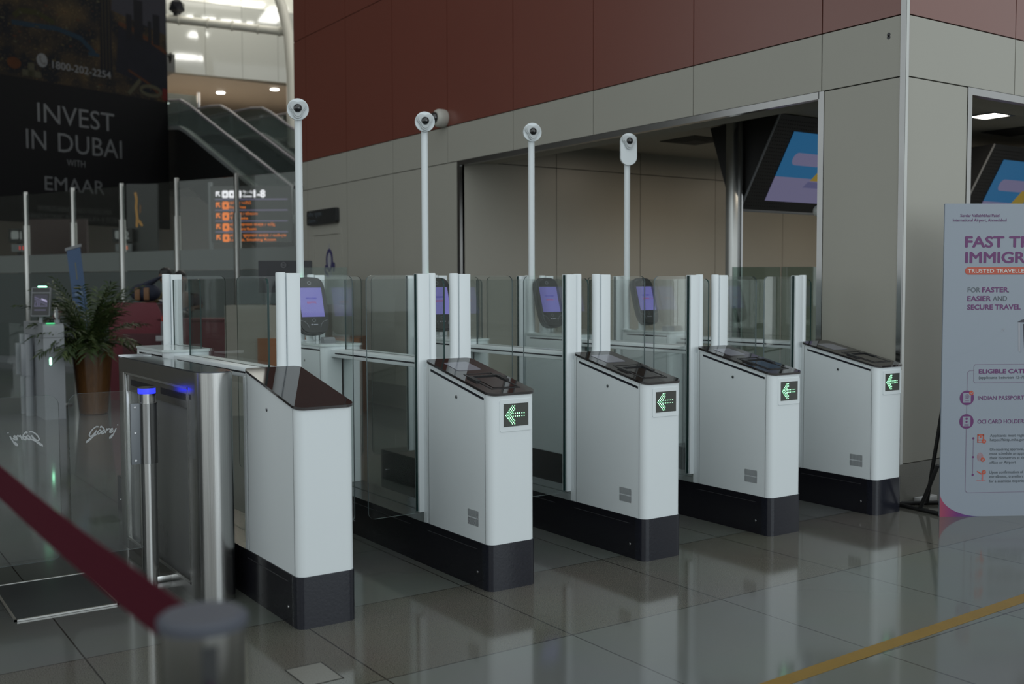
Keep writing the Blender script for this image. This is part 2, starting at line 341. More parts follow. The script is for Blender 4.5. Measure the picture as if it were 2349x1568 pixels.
stroke2(m, F, [(-.10, -.06), (-.13, -.12), (-.09, -.17)], .04, 0, .002); stroke2(m, F, [(.08, -.06), (.14, -.05), (.13, -.12)], .05, 0, .002); stroke2(m, F, [(-.09, -.15), (-.03, -.2)], .04, 0, .002); stroke2(m, F, [(.05, -.14), (.06, -.19)], .05, 1, .002)
m.build('emblem', [WVIO, WGRY], dr, smooth=False)

# ================================================================== the e-gates
SP = .8964; W = .246; R = .036
PURP = mat('terminal_screen', (.02, .02, .03), .15, emit=(.125, .118, .36), es=1.0)
TXB = mat('screen_text_blue', (.02, .02, .2), .4, emit=(.025, .018, .20), es=.8); TXR = mat('screen_text_red', (.2, .02, .02), .4, emit=(.25, .05, .12), es=.8)
LCD = mat('arrow_screen', (.045, .048, .042), .25, noise=.1)
SCR2 = mat('top_window', (.16, .16, .19), .12, noise=.05)
LENS = mat('camera_dome', (.006, .006, .007), .06, spec=.9, noise=.1)
TERM = mat('terminal_black', (.017, .018, .018), .38, noise=.1)
def glass_poly(m, poly, fn, lo, hi): m.prism(poly, fn, lo, hi, 0, 1)
def front_top(y): return .868 + .212*max(0, y)
def sloped(m, z_eps, fn):
    for v in m.b.verts:
        if v.co.z > z_eps: v.co.z = fn(v.co.x, v.co.y, v.co.z)
def e_gate(k, label, left=True, right=True, arrow=True, terminal=True, pole_x=.08, oblong=False):
    t = thing('e_gate', label, 'e-gate', (k*SP, 0, 0), 0, 'e-gates in the row of five')
    # plinth
    m = M(); m.prism(rrect(-.003, W+.003, .045, 2.78, .01, 2), XYZ, 0, .206)
    pl = m.build('plinth', BLACKG, t)
    m = M(); m.prism(rrect(-.004, W+.004, -.004, .06, R, 6, (R, R, .001, .001)), XYZ, 0, .207); m.build('end_cap', BLACKE, pl)
    for sd, a, c in [(s_, a, c) for s_ in (-.0035, W+.0035) for a, c in ((.10, .55), (.72, 1.5))]:
        m = M(); m.box(sd-.0008, sd+.0008, a, c, .172, .1745)
        m.build('seam', mat('seam', (.045, .045, .05), .3) if 'seam' not in bpy.data.materials else bpy.data.materials['seam'], pl)
    for y in (.10, 1.35, 2.7):
        m = M(); m.lathe([(.007, 0), (.007, .002), (.004, .004)], (-.003, y, .07), 14, 0, Matrix(((0,0,-1),(1,0,0),(0,1,0)))); m.build('screw', CHROME, pl)
    # front cabinet
    m = M(); m.prism(rrect(0, W, 0, .557, R, 8, (R, R, .006, .006)), XYZ, .207, 1.0)
    sloped(m, .9, lambda x, y, z: front_top(y))
    m.box(.0, W, .5565, .585, .207, .96)
    cab = m.build('front_cabinet', WHITE, t)
    m = M(); ov = .006
    m.prism(rrect(-ov, W+ov, -ov, .562, R+ov, 8, (R+ov, R+ov, .03, .03)), XYZ, 0, .011)
    for v in m.b.verts: v.co.z += front_top(v.co.y) if v.co.y > 0 else .868 + .212*v.co.y
    top = m.build('glass_top', TOPGLASS, cab)
    for sd in (-.0006, W+.0006):
        for y, h in ((.036, front_top(.036)), (.535, front_top(.5))): m = M(); m.box(sd-.0006, sd+.0006, y, y+.0015, .207, h); m.build('panel_seam', GREYP, cab)
    m = M(); m.lathe([(.0085, -.001), (.0085, .002), (.006, .003)], (0, .278 if arrow else .31, .842), 16, 0, Matrix(((0,0,-1),(1,0,0),(0,1,0))))
    m.box(-.0036, -.0028, (.278 if arrow else .31)-.0012, (.278 if arrow else .31)+.0012, .836, .848, 1); m.build('lock', [CHROME, SLOT], cab)
    if arrow:
        m = M(); z0 = lambda y: front_top(y) - .026
        pts = [(.047, z0(.047)-.006), (.512, z0(.512)-.006), (.512, z0(.512)+.005), (.047, z0(.047)+.005)]
        m.b.free()
        for sd in (-.0012, W): m = M(); m.prism(pts, YZ, sd, sd+.0012); m.build('light_slot', SLOT, cab)
        # vent grille: chevron slits
        m = M(); cw, ch = .046, .0365
        for cy in range(4):
            for cz in range(2):
                ya, za = .094 + .023*cy, .272 + .0365*cz; sgn = (1, -1, 1, -1)[(cy + cz) % 4]; vert = (cy in (1, 2)) == (cz == 0) and cy in (1, 2)
                for i in range(-4, 9):
                    o = i*.0062; seg = []
                    for q in range(25):
                        y = ya + .001 + .021*q/24; z = za + o + sgn*.62*(y-ya) + (.0 if sgn > 0 else .012)
                        if za + .0015 < z < za + ch - .0015: seg.append((y, z))
                    if len(seg) < 5: continue
                    a = (seg[0], seg[-1]); dy, dz = a[1][0]-a[0][0], a[1][1]-a[0][1]; l = math.hypot(dy, dz); ny, nz = -dz/l*.0013, dy/l*.0013
                    m.quad((-.0008, a[0][0]-ny, a[0][1]-nz), (-.0008, a[1][0]-ny, a[1][1]-nz), (-.0008, a[1][0]+ny, a[1][1]+nz), (-.0008, a[0][0]+ny, a[0][1]+nz))
        m.build('vent_grille', SLOT, cab)
        # arrow display
        m = M(); m.prism(rrect(.052, .222, .706, .848, .008, 4), XZ, -.003, .002); ad = m.build('arrow_display', WHITE, t)
        m = M(); m.box(.071, .204, -.0045, -.003, .728, .829); m.build('display_screen', LCD, ad)
        m = M(); F = frame((.0815, -.0052, .7785), (1, 0, 0), (0, 0, 1)); st = .0063
        for i in range(7):
            for j, sg in ((i, 1), (i, -1)):
                for q in range(3):
                    if i == 0 and sg < 0: continue
                    x, y = (i+2*q)*st*.95, sg*i*st*1.06
                    if q == 2 and i > 4: continue
                    disc2(m, F, x, y, .0027, .0027, 0, 10)
        for i in range(6):
            for sg in (-1, 1): disc2(m, F, (6.5+2*i)*st*.95, sg*st*1.03, .0027, .0027, 0, 10)
        m.build('arrow', LEDA, ad, smooth=False, label='glowing green arrow of light dots pointing left')
        # reader tray and window on the sloped top
        Ft = frame((0, 0, front_top(0)+.0118), (1, 0, 0), (0, 1, .212))
        m = M(); m.prism(rrect(.055, .185, .36, .50, .012, 4), lambda u, v, w: Ft @ Vector((u, v, w)), -.001, .0008); m.build('label_window', SCR2, top)
        m = M()
        for a in ((.048, .056, .06, .30), (.196, .204, .06, .30), (.048, .204, .06, .064), (.048, .204, .296, .30)):
            m.prism([(a[0], a[2]), (a[1], a[2]), (a[1], a[3]), (a[0], a[3])], lambda u, v, w: Ft @ Vector((u, v, w)), -.001, .0012)
        for a in ((.036, .060, .17, .25), (.192, .216, .17, .25), (.06, .192, .243, .25)):
            m.prism([(a[0], a[2]), (a[1], a[2]), (a[1], a[3]), (a[0], a[3])], lambda u, v, w: Ft @ Vector((u, v, w)), -.001, .007)
        m.build('passport_reader', BLACKP, top)
        m = M(); m.prism([(.07, .075), (.182, .075), (.182, .235), (.07, .235)], lambda u, v, w: Ft @ Vector((u, v, w)), -.001, .0016); m.build('reader_glass', TOPGLASS, top)
    # middle: beam, lower glass, side glass
    m = M(); m.box(.05, W-.05, .58, 1.76, .945, .990, 0, .004); bm_ = m.build('beam', WHITE, t)
    for sd in (.0492, W-.0502): m = M(); m.box(sd, sd+.001, .66, 1.69, .964, .972); m.build('light_slot', SLOT, bm_)
    m = M(); glass_poly(m, [(.585, .207), (1.745, .207), (1.745, .945), (.585, .945)], YZ, W/2-.005, W/2+.005); m.build('lower_glass', [PANED, EDGE], t, smooth=False)
    m = M(); glass_poly(m, rrect(.592, 1.70, .990, 1.388, 0, 5, (0, 0, 0, .0)) if False else [(.592, .990), (1.70, .990), (1.70, 1.388)] + [(.592+.035-.035*math.sin(a), 1.353+.035*math.cos(a)) for a in [PI/2*i/6 for i in range(7)]], YZ, W/2-.005, W/2+.005); m.build('side_glass', [PANE, EDGE], t, smooth=False)
    # rear cabinet
    y0, y1 = 1.745, 2.275
    m = M(); m.prism(rrect(0, W, y0, y1, R, 8, (R, R, .004, .004)), XYZ, .207, 1.006); rc = m.build('rear_cabinet', WHITE, t)
    m = M(); m.prism(rrect(-.006, W+.006, y0-.006, y1+.004, R+.006, 8, (R, R, .01, .01)), XYZ, 1.006, 1.019); m.build('lid', WHITE2, rc)
    for sd in (-.0006, W-.0006): m = M(); m.box(sd, sd+.0012, y0+.04, y1-.05, .980, .9885); m.build('light_slot', SLOT, rc)
    m = M(); m.lathe([(.0085, -.001), (.0085, .002), (.006, .003)], (0, y0+.26, .915), 14, 0, Matrix(((0,0,-1),(1,0,0),(0,1,0)))); m.build('lock', CHROME, rc)
    m = M(); m.box(-.0012, 0, y0+.038, y0+.0395, .207, 1.0); m.build('panel_seam', GREYP, rc)
    m = M(); xg = W-.042; glass_poly(m, [(2.02, 1.019), (2.24, 1.019), (2.24, 1.39), (2.02+.0, 1.39)] if False else [(y0+.025, 1.019), (2.25, 1.019), (2.25, 1.392)] + [(y0+.025+.03-.03*math.sin(a), 1.362+.03*math.cos(a)) for a in [PI/2*i/6 for i in range(7)]], YZ, xg-.004, xg+.004); m.build('rear_glass', [PANE, EDGE], t, smooth=False)
    # swing doors, front and rear
    for yd, zt in ((.605, 1.412), (2.33, 1.425)):
        for sd, on in ((-1, left), (1, right)):
            if not on: continue
            mir = (lambda x: x) if sd > 0 else (lambda x: W-x)
            def X(u, v, w, mir=mir): return (mir(u), v, w)
            m = M(); m.lathe([(.0225, .207), (.0225, zt-.004), (.020, zt)], (mir(.187), yd, 0), 22); m.build('pivot_post', WHITE, t)
            m = M(); a, c = sorted((mir(.2085), mir(.272))); m.box(a, c, yd-.021, yd+.021, .256, zt-.003, 0, .003)
            ds = m.build('door_stile', WHITE, t)
            m = M(); a, c = sorted((mir(.2715), mir(.2765))); m.box(a, c, yd-.0075, yd+.0075, .26, zt-.006); m.build('clamp_strip', EDGE, ds)
            m = M(); r = .034; x0_, x1_, zb, zt2 = .276, .536, .250, zt-.010
            poly = rrect(x0_, x1_, zb, zt2, r, 6, (0, r, r, 0))
            m.prism(poly, lambda u, v, w, mir=mir: (mir(u), yd + w, v), -.005, .005, 0, 1); m.build('door_glass', [PANE, EDGEL if yd < 1 else EDGE], ds, smooth=False)
    if terminal:
        # camera mast
        px, py = pole_x, 2.236
        m = M(); m.lathe([(.034, 1.019), (.034, 1.023), (.0225, 1.026), (.0225, 2.42)], (px, py, 0), 20); mast = m.build('camera_mast', WHITE, t)
        rz = -.42; Rn = Matrix.Rotation(rz, 3, 'Z'); fn_ = lambda u, v, w: Vector((px, py, 2.42)) + Rn @ Vector((u, w, v))
        m = M()
        if oblong:
            m.prism([(.063*math.cos(a), .063*math.sin(a) + (0.0 if math.sin(a) > 0 else -.112)) for a in [2*PI*i/40 for i in range(40)]], fn_, -.044, -.022)
        else:
            m.prism([(.0645*math.cos(a), .0645*math.sin(a)) for a in [2*PI*i/40 for i in range(40)]], fn_, -.044, -.022)
        for v in m.b.verts: v.co.z += .0
        m.build('camera_plate', WHITE, mast)
        m = M(); tri = []
        for i in range(42):
            a = 2*PI*i/42; rr = .049 + .010*math.cos(3*(a+PI/2)); tri.append((rr*math.cos(a), rr*math.sin(a)+.002))
        m.prism(tri, fn_, -.062, -.044); m.prism([(u*.80, v*.80) for u, v in tri], fn_, -.070, -.062); m.build('camera_housing', mat('camera_grey', (.50, .53, .54), .35, noise=.02) if 'camera_grey' not in bpy.data.materials else bpy.data.materials['camera_grey'], mast)
        c = Vector((px, py, 2.422)) + Rn @ Vector((0, -.066, 0)); m = M(); m.ball(c, .026, .026, .026, 18); m.build('camera_dome', LENS, mast)
        # face terminal
        tx, ty, tz = .100, 2.135, 1.234; tilt = .30; Rt = Matrix.Rotation(-tilt, 3, 'X')
        f2 = lambda u, v, w: Vector((tx, ty, tz)) + Rt @ Vector((u, w, v))
        m = M(); shp = []
        for i in range(48):
            a = 2*PI*i/48; ca, sa = math.cos(a), math.sin(a); e = .36
            u = .103*math.copysign(abs(ca)**e, ca); v = .168*math.copysign(abs(sa)**e, sa); u *= 1 - .10*max(0, -v/.168)**2 - .04*max(0, v/.168)**2
            v += (.010 if v > 0 else -.016)*(1-(u/.103)**2)
            shp.append((u, v))
        m.prism(shp, f2, -.012, .022); m.prism([(u*.93, v*.95) for u, v in shp], f2, -.018, -.012); m.prism([(u*.8, v*.8) for u, v in shp], f2, .022, .04)
        ft = m.build('face_terminal', TERM, t)
        m = M(); m.prism([(-.074, -.075), (.074, -.075), (.074, .108), (-.074, .108)], f2, -.0195, -.0180); sc = m.build('terminal_screen', PURP, ft)
        Fs = frame(f2(0, 0, -.0200), Rt @ Vector((1, 0, 0)), Rt @ Vector((0, 0, 1)))
        m = M(); put_text(m, Fs, 'WELCOME!', 0, .036, .011, .072, .012, 0, 'C'); put_text(m, Fs, 'सुस्वागतम्', 0, .010, .011, .062, .008, 1, 'C'); m.build('screen_text', [TXB, TXR], ft, smooth=False)
        m = M()
        ring2(m, Fs, 0, .138, .013, .013, .005, 0, 20); ring2(m, Fs, .0, -.098, .011, .011, .003, 0, 16); rect2(m, Fs, -.022, -.010, -.128, -.120, 1); rect2(m, Fs, -.006, .022, -.127, -.121, 1)
        for sg in (-1, 1): stroke2(m, Fs, [(sg*.088, -.095), (sg*.06, -.105), (sg*.042, -.125), (sg*.038, -.142)], .003, 0)
        m.build('bezel_marks', [GREYP, INK['grey']], ft, smooth=False)
        m = M(); m.prism([(u*.30, v) for u, v in ((-.103, .168), (.103, .168), (.103, .177), (-.103, .177))], f2, -.008, .012); m.build('light_bar', LEDG, ft, label='glowing green light bar on top of the terminal')
        m = M(); m.lathe([(.030, 1.019), (.030, 1.023), (.0215, 1.026), (.0215, 1.20)], (tx+.014, ty+.055, 0), 18); m.build('terminal_stand', WHITE, ft)
        # fingerprint scanner on the near end of the lid
        m = M(); sx, sy = .085, 1.86
        m.prism([(-.026, 1.019), (.026, 1.019), (.026, 1.045), (.018, 1.054), (-.014, 1.054), (-.026, 1.04)], lambda u, v, w: (sx+w, sy+u, v), -.036, .036); m.build('fingerprint_scanner', GREYP, t)
    return t
e_gate(0, 'white e-gate with a plain front and no arrow, beside the stainless steel turnstile', left=False, arrow=False, terminal=False)
e_gate(1, 'white e-gate with a green arrow, the first one right of the plain-fronted gate', pole_x=.078)
e_gate(2, 'middle one of the five white e-gates, green arrow on its front', pole_x=.062)
e_gate(3, 'white e-gate with a green arrow, second from the beige pillar', pole_x=.026)
e_gate(4, 'white e-gate with a green arrow and an oblong camera plate, standing against the beige pillar', right=False, pole_x=.010, oblong=True)

# ================================================================== steel turnstile with glass wings
STR = mat('turnstile_steel', (.50, .50, .49), .24, 1.0, noise=.30, nscale=9, stretch=(60, 60, .4))
DPAN = mat('turnstile_side_panel', (.34, .35, .35), .22, .55, noise=.12, nscale=3)
LOGO = mat('etched_logo', (.42, .44, .45), .6, noise=.05)
G_STROKES = [[(352,328),(330,325),(300,345),(278,372),(268,398),(276,412),(296,404),(318,380),(330,362)],[(330,362),(318,390),(290,425),(262,450),(243,463),(246,452),(270,432),(310,408),(338,392)],
 [(362,358),(345,372),(340,390),(350,397),(366,384),(372,366),(362,358)],[(372,340),(366,330),(374,325),(384,334),(398,352),(402,372),(394,390),(380,396),(374,386),(384,368),(398,362)],
 [(408,392),(420,360),(424,352),(430,362),(442,352),(450,358)],[(446,384),(462,372),(474,360),(470,352),(458,358),(448,376),(450,390),(464,388),(480,374)],
 [(506,352),(492,382),(474,416),(456,440),(446,442),(448,430),(470,410)],[(516,326),(520,323)]]
def turnstile(x, label, sgn):
    """sgn 1: its wing points to -X"""
    t = thing('turnstile', label, 'turnstile', (x, 0, 0), 0, 'steel turnstiles')
    w = .08
    m = M(); poly = rrect(-w, w, .53, 1.86, w-.002, 10, (w-.002, w-.002, .004, .004))
    m.prism(poly, XYZ, .915, .985); body = m.build('top_housing', STR, t)
    m = M(); m.prism(rrect(-w+.003, w-.003, .535, 1.855, w-.005, 10, (w-.005, w-.005, .003, .003)), XYZ, .985, .990); m.build('top_plate', TOPGLASS if False else mat('turnstile_top', (.10, .11, .125), .12, .6, noise=.1), body)
    m = M(); m.box(-w-.004, w+.004, 1.84, 1.865, .985, .998); m.build('edge_strip', CHROME, body)
    m = M(); m.prism(rrect(-w, w, .53, .70, w-.002, 12, (w-.002, w-.002, .002, .002)), XYZ, 0, .915); ec = m.build('end_column', STR, t)
    for sd in (-w-.0006, w-.0006): m = M(); m.box(sd, sd+.0012, .655, .685, .865, .888); m.build('sensor_window', SLOT, ec)
    m = M(); m.box(-w, w, 1.75, 1.86, 0, .915, 0, .004); m.build('rear_column', STR, t)
    m = M(); m.box(-w+.004, w-.004, .70, 1.75, 0, .05); m.build('base_rail', STR, t)
    m = M(); m.box(-w+.022, w-.022, .70, 1.75, .05, .82); m.build('side_panel', DPAN, t)
    m = M(); m.box(-w+.010, w-.010, .70, 1.75, .82, .915); up = m.build('sensor_band', STR, t)
    for a, c in ((.76, 1.14), (1.26, 1.66)):
        for sd in (-w+.0094, w-.0106): m = M(); m.box(sd, sd+.0012, a, c, .852, .882); m.build('sensor_window', SLOT, up)
    for sd in (-w, w-.006):
        m = M(); m.box(sd, sd+.006, .70, 1.75, .905, .915); m.box(sd, sd+.006, .70, .712, .05, .915); m.box(sd, sd+.006, 1.738, 1.75, .05, .915); m.box(sd, sd+.006, .70, 1.75, .05, .062); m.build('frame_strip', ALU, t)
    px, py = -sgn*.165, 1.026
    a, c = sorted((px, -sgn*.02)); m = M(); m.box(a, c, py-.03, py+.03, .0, .03, 0, .004); m.build('foot_plate', STR, t)
    m = M(); m.lathe([(.038, 0), (.038, .868)], (px, py, 0), 26); post = m.build('pivot_post', STR, t)
    m = M(); m.lathe([(.0385, .870), (.0385, .893)], (px, py, 0), 26); m.lathe([(.0388, .893), (.037, .898)], (px, py, 0), 26, 1); m.build('blue_light_ring', [LEDB, BLACKP], post)
    m = M(); m.lathe([(.044, .552), (.044, .826)], (px, py, 0), 28); cl = m.build('clamp_sleeve', STEELP, post)
    a, c = sorted((px-sgn*.038, px-sgn*.078)); m = M(); m.box(a, c, py-.022, py-.006, .552, .826, 0, .001); m.build('clamp_plate', mat('grey_clamp', (.24, .26, .285), .5) if 'grey_clamp' not in bpy.data.materials else bpy.data.materials['grey_clamp'], post)
    for z in (.57, .695, .81): m = M(); m.lathe([(.005, 0), (.005, .003)], (px-sgn*.06, py-.022, z), 10, 0, Matrix(((1,0,0),(0,0,-1),(0,1,0)))); m.build('bolt', CHROME, post)
    m = M(); r = .045
    poly = rrect(.034, .335, .166, .885, r, 6, (0, r, r, .01))
    m.prism(poly, lambda u, v, w_: (px - sgn*u, py + w_, v), -.005, .005, 0, 1); wg = m.build('glass_wing', [PANE2, EDGEL], t, smooth=False)
    m = M(); sc = .2424*.00199
    F = frame((px + (-.265 if sgn > 0 else .265+.0), py-.0062, .735), (1 if sgn > 0 else -1, 0, 0), (0, 0, 1))
    if sgn < 0: F = F @ Matrix.Diagonal((1, 1, -1, 1))
    for st in G_STROKES: stroke2(m, F, [((x_-243)*sc, -(y_-325)*sc) for x_, y_ in st], .0054, 0)
    m.build('etched_logo', LOGO, wg, smooth=False, recalc=False)
    return t
turnstile(-.125, 'brushed steel turnstile with a blue light ring, standing left of the plain white e-gate', 1)
turnstile(-1.165, 'steel turnstile at the left edge whose glass wing shows its etched logo mirrored', -1)
m = M(); m.box(-.895, -.505, .765, 1.345, .001, .006); m.box(-.905, -.895, .755, 1.355, .001, .008, 1); m.box(-.505, -.497, .755, 1.355, .001, .008, 1); m.box(-.905, -.497, .755, .765, .001, .008, 1); m.box(-.905, -.497, 1.345, 1.355, .001, .008, 1)
single(m.build('floor_mat', [mat('dark_mat', (.060, .066, .066), .15, spec=.6, noise=.2, nscale=80), ALU]), 'dark floor mat with a metal edge, lying between the steel turnstiles', 'floor mat')

# ================================================================== belt barrier in front
BELT = mat('red_belt', (.062, .007, .015), .9, spec=.1, noise=.15, nscale=90)
def stanchion(x, y, h, label, dirs):
    t = thing('belt_stanchion', label, 'stanchion', (x, y, 0), 0, 'belt stanchions')
    m = M(); m.lathe([(.16, 0), (.16, .008), (.12, .02), (.032, .035)], n=32); m.build('base', CHROME, t)
    m = M(); m.lathe([(.032, .03), (.032, h-.11)], n=24); m.build('post', CHROME, t)
    m = M(); m.lathe([(.043, h-.12), (.046, h-.115), (.046, h-.012)], n=32); hd = m.build('belt_cassette', mat('cassette_steel', (.24, .235, .22), .15, 1.0, noise=.2, nscale=5) if 'cassette_steel' not in bpy.data.materials else bpy.data.materials['cassette_steel'], t)
    m = M(); m.lathe([(.047, h-.013), (.047, h-.004), (.042, h)], n=32); m.build('cap', mat('cap_grey', (.065, .07, .088), .55, spec=.3, noise=.05) if 'cap_grey' not in bpy.data.materials else bpy.data.materials['cap_grey'], hd)
    for a in dirs:
        m = M(); c, s_ = math.cos(a), math.sin(a)
        m.prism([(-.008, h-.10), (.008, h-.10), (.008, h-.022), (-.008, h-.022)], lambda u, v, w: (w*c - u*s_, w*s_ + u*c, v), .030, .0485); m.build('belt_slot', BLACKP, hd)
    return t
ba = math.atan2(-1.66+2.735, -1.293+1.256)
hs = 1.0
stanchion(-1.256, -2.735, hs, 'chrome belt stanchion close to the camera at the bottom, red belt leaving its head', [ba, -1.75])
ln = 2.05; bx, by = -1.256+ln*math.cos(ba), -2.735+ln*math.sin(ba)
stanchion(bx, by, hs+.04, 'chrome belt stanchion at the far end of the red belt, beyond the left edge', [ba+PI])
m = M(); n = 24; ux, uy = math.cos(ba), math.sin(ba)
prev = None
for i in range(n+1):
    s_ = .047 + (ln-.094)*i/n; q = 1-(2*i/n-1)**2; zc = hs-.036 + .040*i/n - .004*q; tw = .004*math.sin(6*i/n)
    ring = [m.b.verts.new((-1.256+ux*s_-uy*(o+tw), -2.735+uy*s_+ux*(o+tw), zc+z)) for o, z in ((-.001, -.031), (.001, -.031), (.001, .031), (-.001, .031))]
    if prev:
        for k in range(4): m._f([prev[k], prev[(k+1) % 4], ring[(k+1) % 4], ring[k]])
    prev = ring
single(m.build('barrier_belt', BELT), 'dark red barrier belt stretched from the chrome stanchion to the left edge', 'barrier belt')
m = M(); cz = math.cos(-1.75); sz = math.sin(-1.75)
m.prism([(-.002, .885), (.002, .885), (.002, .94), (-.002, .94)], lambda u, v, w: (-1.256 + w*cz - u*sz, -2.735 + w*sz + u*cz, v), .047, .075)
single(m.build('belt_clip', mat('purple_clip', (.05, .008, .04), .5, noise=.1)), 'dark purple belt end clipped into the slot on the near chrome stanchion', 'belt clip')
# yellow floor line
m = M(); a, c, d, e = (.55, -1.436), (.55, -1.50), (5.2, -1.331), (5.2, -1.267)
m.prism([a, c, d, e], XYZ, .0004, .0015); single(m.build('floor_line', mat('yellow_tape', (.20, .118, .014), .45, noise=.15, nscale=14)), 'yellow tape line stuck across the polished floor', 'floor line')
m = M()
for x0, x1 in ((-.215, -.075),): 
    for q in ((x0, x1, -.376, -.372), (x0, x1, -.562, -.558), (x0, x0+.004, -.562, -.372), (x1-.004, x1, -.562, -.372)): m.box(q[0], q[1], q[2], q[3], .0004, .0012)
m.box(x0+.004, x1-.004, -.558, -.376, .0003, .0008, 1)
single(m.build('floor_hatch', [JOINT, GRANITE]), 'small square access hatch outlined in the granite floor before the plain-fronted e-gate', 'floor hatch')

# ================================================================== poster stand
PB = Vector((3.867, -.231, 0)); pr_ = Vector((.854, -.52, 0)).normalized(); k_ = .002542
t = thing('poster_stand', 'white poster stand reading FAST TRACK IMMIGRATION, beside the corner pillar', 'poster stand', PB)
FP = frame((0, 0, 0), pr_, (0, 0, 1)); fp = lambda u, v, w: FP @ Vector((u, v, w))
PW, PH = .92, 1.812
def px(x): return (x-2152)*k_
def py(y): return (1184-y)*k_
POST = mat('poster_white', (.25, .285, .335), .45, noise=.02, nscale=3)
m = M(); m.prism(rrect(0, PW, 0, PH, .004, 2), fp, -.012, 0); m.build('board', POST, t)
gm = bpy.data.materials.new('corner_gradient'); gm.use_nodes = True; gn = gm.node_tree; gb = gn.nodes['Principled BSDF']
tc = gn.nodes.new('ShaderNodeTexCoord'); dp = gn.nodes.new('ShaderNodeVectorMath'); dp.operation = 'DOT_PRODUCT'; dp.inputs[1].default_value = pr_; gn.links.new(tc.outputs['Object'], dp.inputs[0])
mr = gn.nodes.new('ShaderNodeMapRange'); mr.inputs[1].default_value = 0; mr.inputs[2].default_value = .24; gn.links.new(dp.outputs['Value'], mr.inputs[0])
cr = gn.nodes.new('ShaderNodeValToRGB'); cr.color_ramp.elements[0].color = (.30, .045, .085, 1); cr.color_ramp.elements[1].color = (.05, .05, .20, 1); e = cr.color_ramp.elements.new(.45); e.color = (.12, .02, .14, 1)
gn.links.new(mr.outputs[0], cr.inputs[0]); gn.links.new(cr.outputs[0], gb.inputs['Base Color']); gb.inputs['Roughness'].default_value = .45
m = M(); rx, ry = .245, .145
for sg in (0, 1):
    cv = [(0, ry)] + [(rx - rx*math.cos(a), ry - ry*math.sin(a)) for a in [PI/2*i/16 for i in range(17)]]
    for (a0, b0), (a1, b1) in zip(cv, cv[1:]):
        q = [(a0, b0), (a1, b1), (a1, 0), (a0, 0)]
        if sg: q = [(PW-u, v) for u, v in q]
        m.quad(*[fp(u, v, .0008) for u, v in q])
m.build('coloured_corner', gm, t, smooth=False)
P_, O_, S_, Wh, Li, Pa = 0, 1, 2, 3, 4, 5
inks = [INK[n] for n in ('purple', 'orange', 'slate', 'white', 'line', 'pale', 'pink', 'dark', 'grey')]
F2 = FP @ Matrix.Translation((0, 0, .0008))
m = M()
put_text(m, F2, 'FAST TRACK', px(2201), py(569), 25*k_, 238*k_, .03, P_)
put_text(m, F2, 'IMMIGRATION', px(2202), py(604), 25*k_, 264*k_, .03, P_)
m.build('heading', inks, t, smooth=False)
m = M(); m.prism(rrect(px(2201), px(2452), py(631), py(614), .021, 6), lambda u, v, w: F2 @ Vector((u, v, w)), 0, .0006, O_)
put_text(m, F2 @ Matrix.Translation((0, 0, .001)), 'TRUSTED TRAVELLER PROGRAMME', px(2207), py(627), 9*k_, 232*k_, .004, Wh); m.build('programme_banner', inks, t, smooth=False)
m = M()
put_text(m, F2, 'Sardar Vallabhbhai Patel', px(2233), py(501), 7.2*k_, 90*k_, .003, P_, 'C'); put_text(m, F2, 'International Airport, Ahmedabad', px(2233), py(511.5), 7.2*k_, 124*k_, .003, P_, 'C')
put_text(m, F2, 'FOR', px(2208), py(671), 11.5*k_, 29*k_, 0, S_); put_text(m, F2, 'FASTER', px(2242), py(671), 11.5*k_, 60*k_, .022, P_); put_text(m, F2, ',', px(2302), py(671), 11.5*k_, None, 0, S_)
put_text(m, F2, 'EASIER', px(2208), py(690.5), 11.5*k_, 54*k_, .022, P_); put_text(m, F2, 'AND', px(2267), py(690.5), 11.5*k_, 33*k_, 0, S_)
put_text(m, F2, 'SECURE TRAVEL', px(2208), py(710), 11.5*k_, 124*k_, .022, P_)
put_text(m, F2, 'ELIGIBLE CATEGORIES', px(2238), py(855.5), 10*k_, 168*k_, .02, P_)
put_text(m, F2, '(applicants between 12-70 years)', px(2238), py(868), 7.2*k_, 136*k_, 0, S_)
put_text(m, F2, 'INDIAN PASSPORT', px(2237), py(916), 9.5*k_, 108*k_, .004, P_); put_text(m, F2, 'OCI CARD HOLDERS', px(2237), py(970), 9.5*k_, 113*k_, .004, P_)
for y, s_, w_ in ((1001, 'Applicants must register', 92), (1011, 'https://ftittp.mha.gov.in', 92), (1032.5, 'On receiving approval,', 80), (1042.5, 'must schedule an appointment', 112), (1052.5, 'their biometrics at the', 86), (1063, 'office or Airport', 62), (1085.5, 'Upon confirmation of', 80), (1095.5, 'enrollment, travellers', 80), (1106, 'for a seamless experience', 94)):
    put_text(m, F2, s_, px(2267), py(y), 6.8*k_, w_*k_, 0, S_)
m.build('printed_text', inks, t, smooth=False)
m = M(); lw = .0024
def L(*p, mi=Li, w=lw): stroke2(m, F2, [(px(x), py(y)) for x, y in p], w, mi)
L((2216, 849), (2226, 849)); L((2211, 854), (2216, 849)); L((2211, 854), (2211, 895)); L((2211, 927), (2211, 949)); L((2211, 981), (2211, 1124)); L((2211, 1124), (2216, 1129)); L((2216, 1129), (2480, 1128)); L((2480, 1128), (2480, 849))
L((2229, 835), (2452, 835)); L((2226, 839), (2226, 874)); L((2229, 877), (2452, 877)); L((2226, 839), (2229, 835)); L((2226, 874), (2229, 877)); L((2452, 835), (2452, 877))
L((2228, 1004), (2228, 1088))
for y in (1004, 1047, 1088): disc2(m, F2, px(2228), py(y), .0065, .0065, P_, 14, .0004)
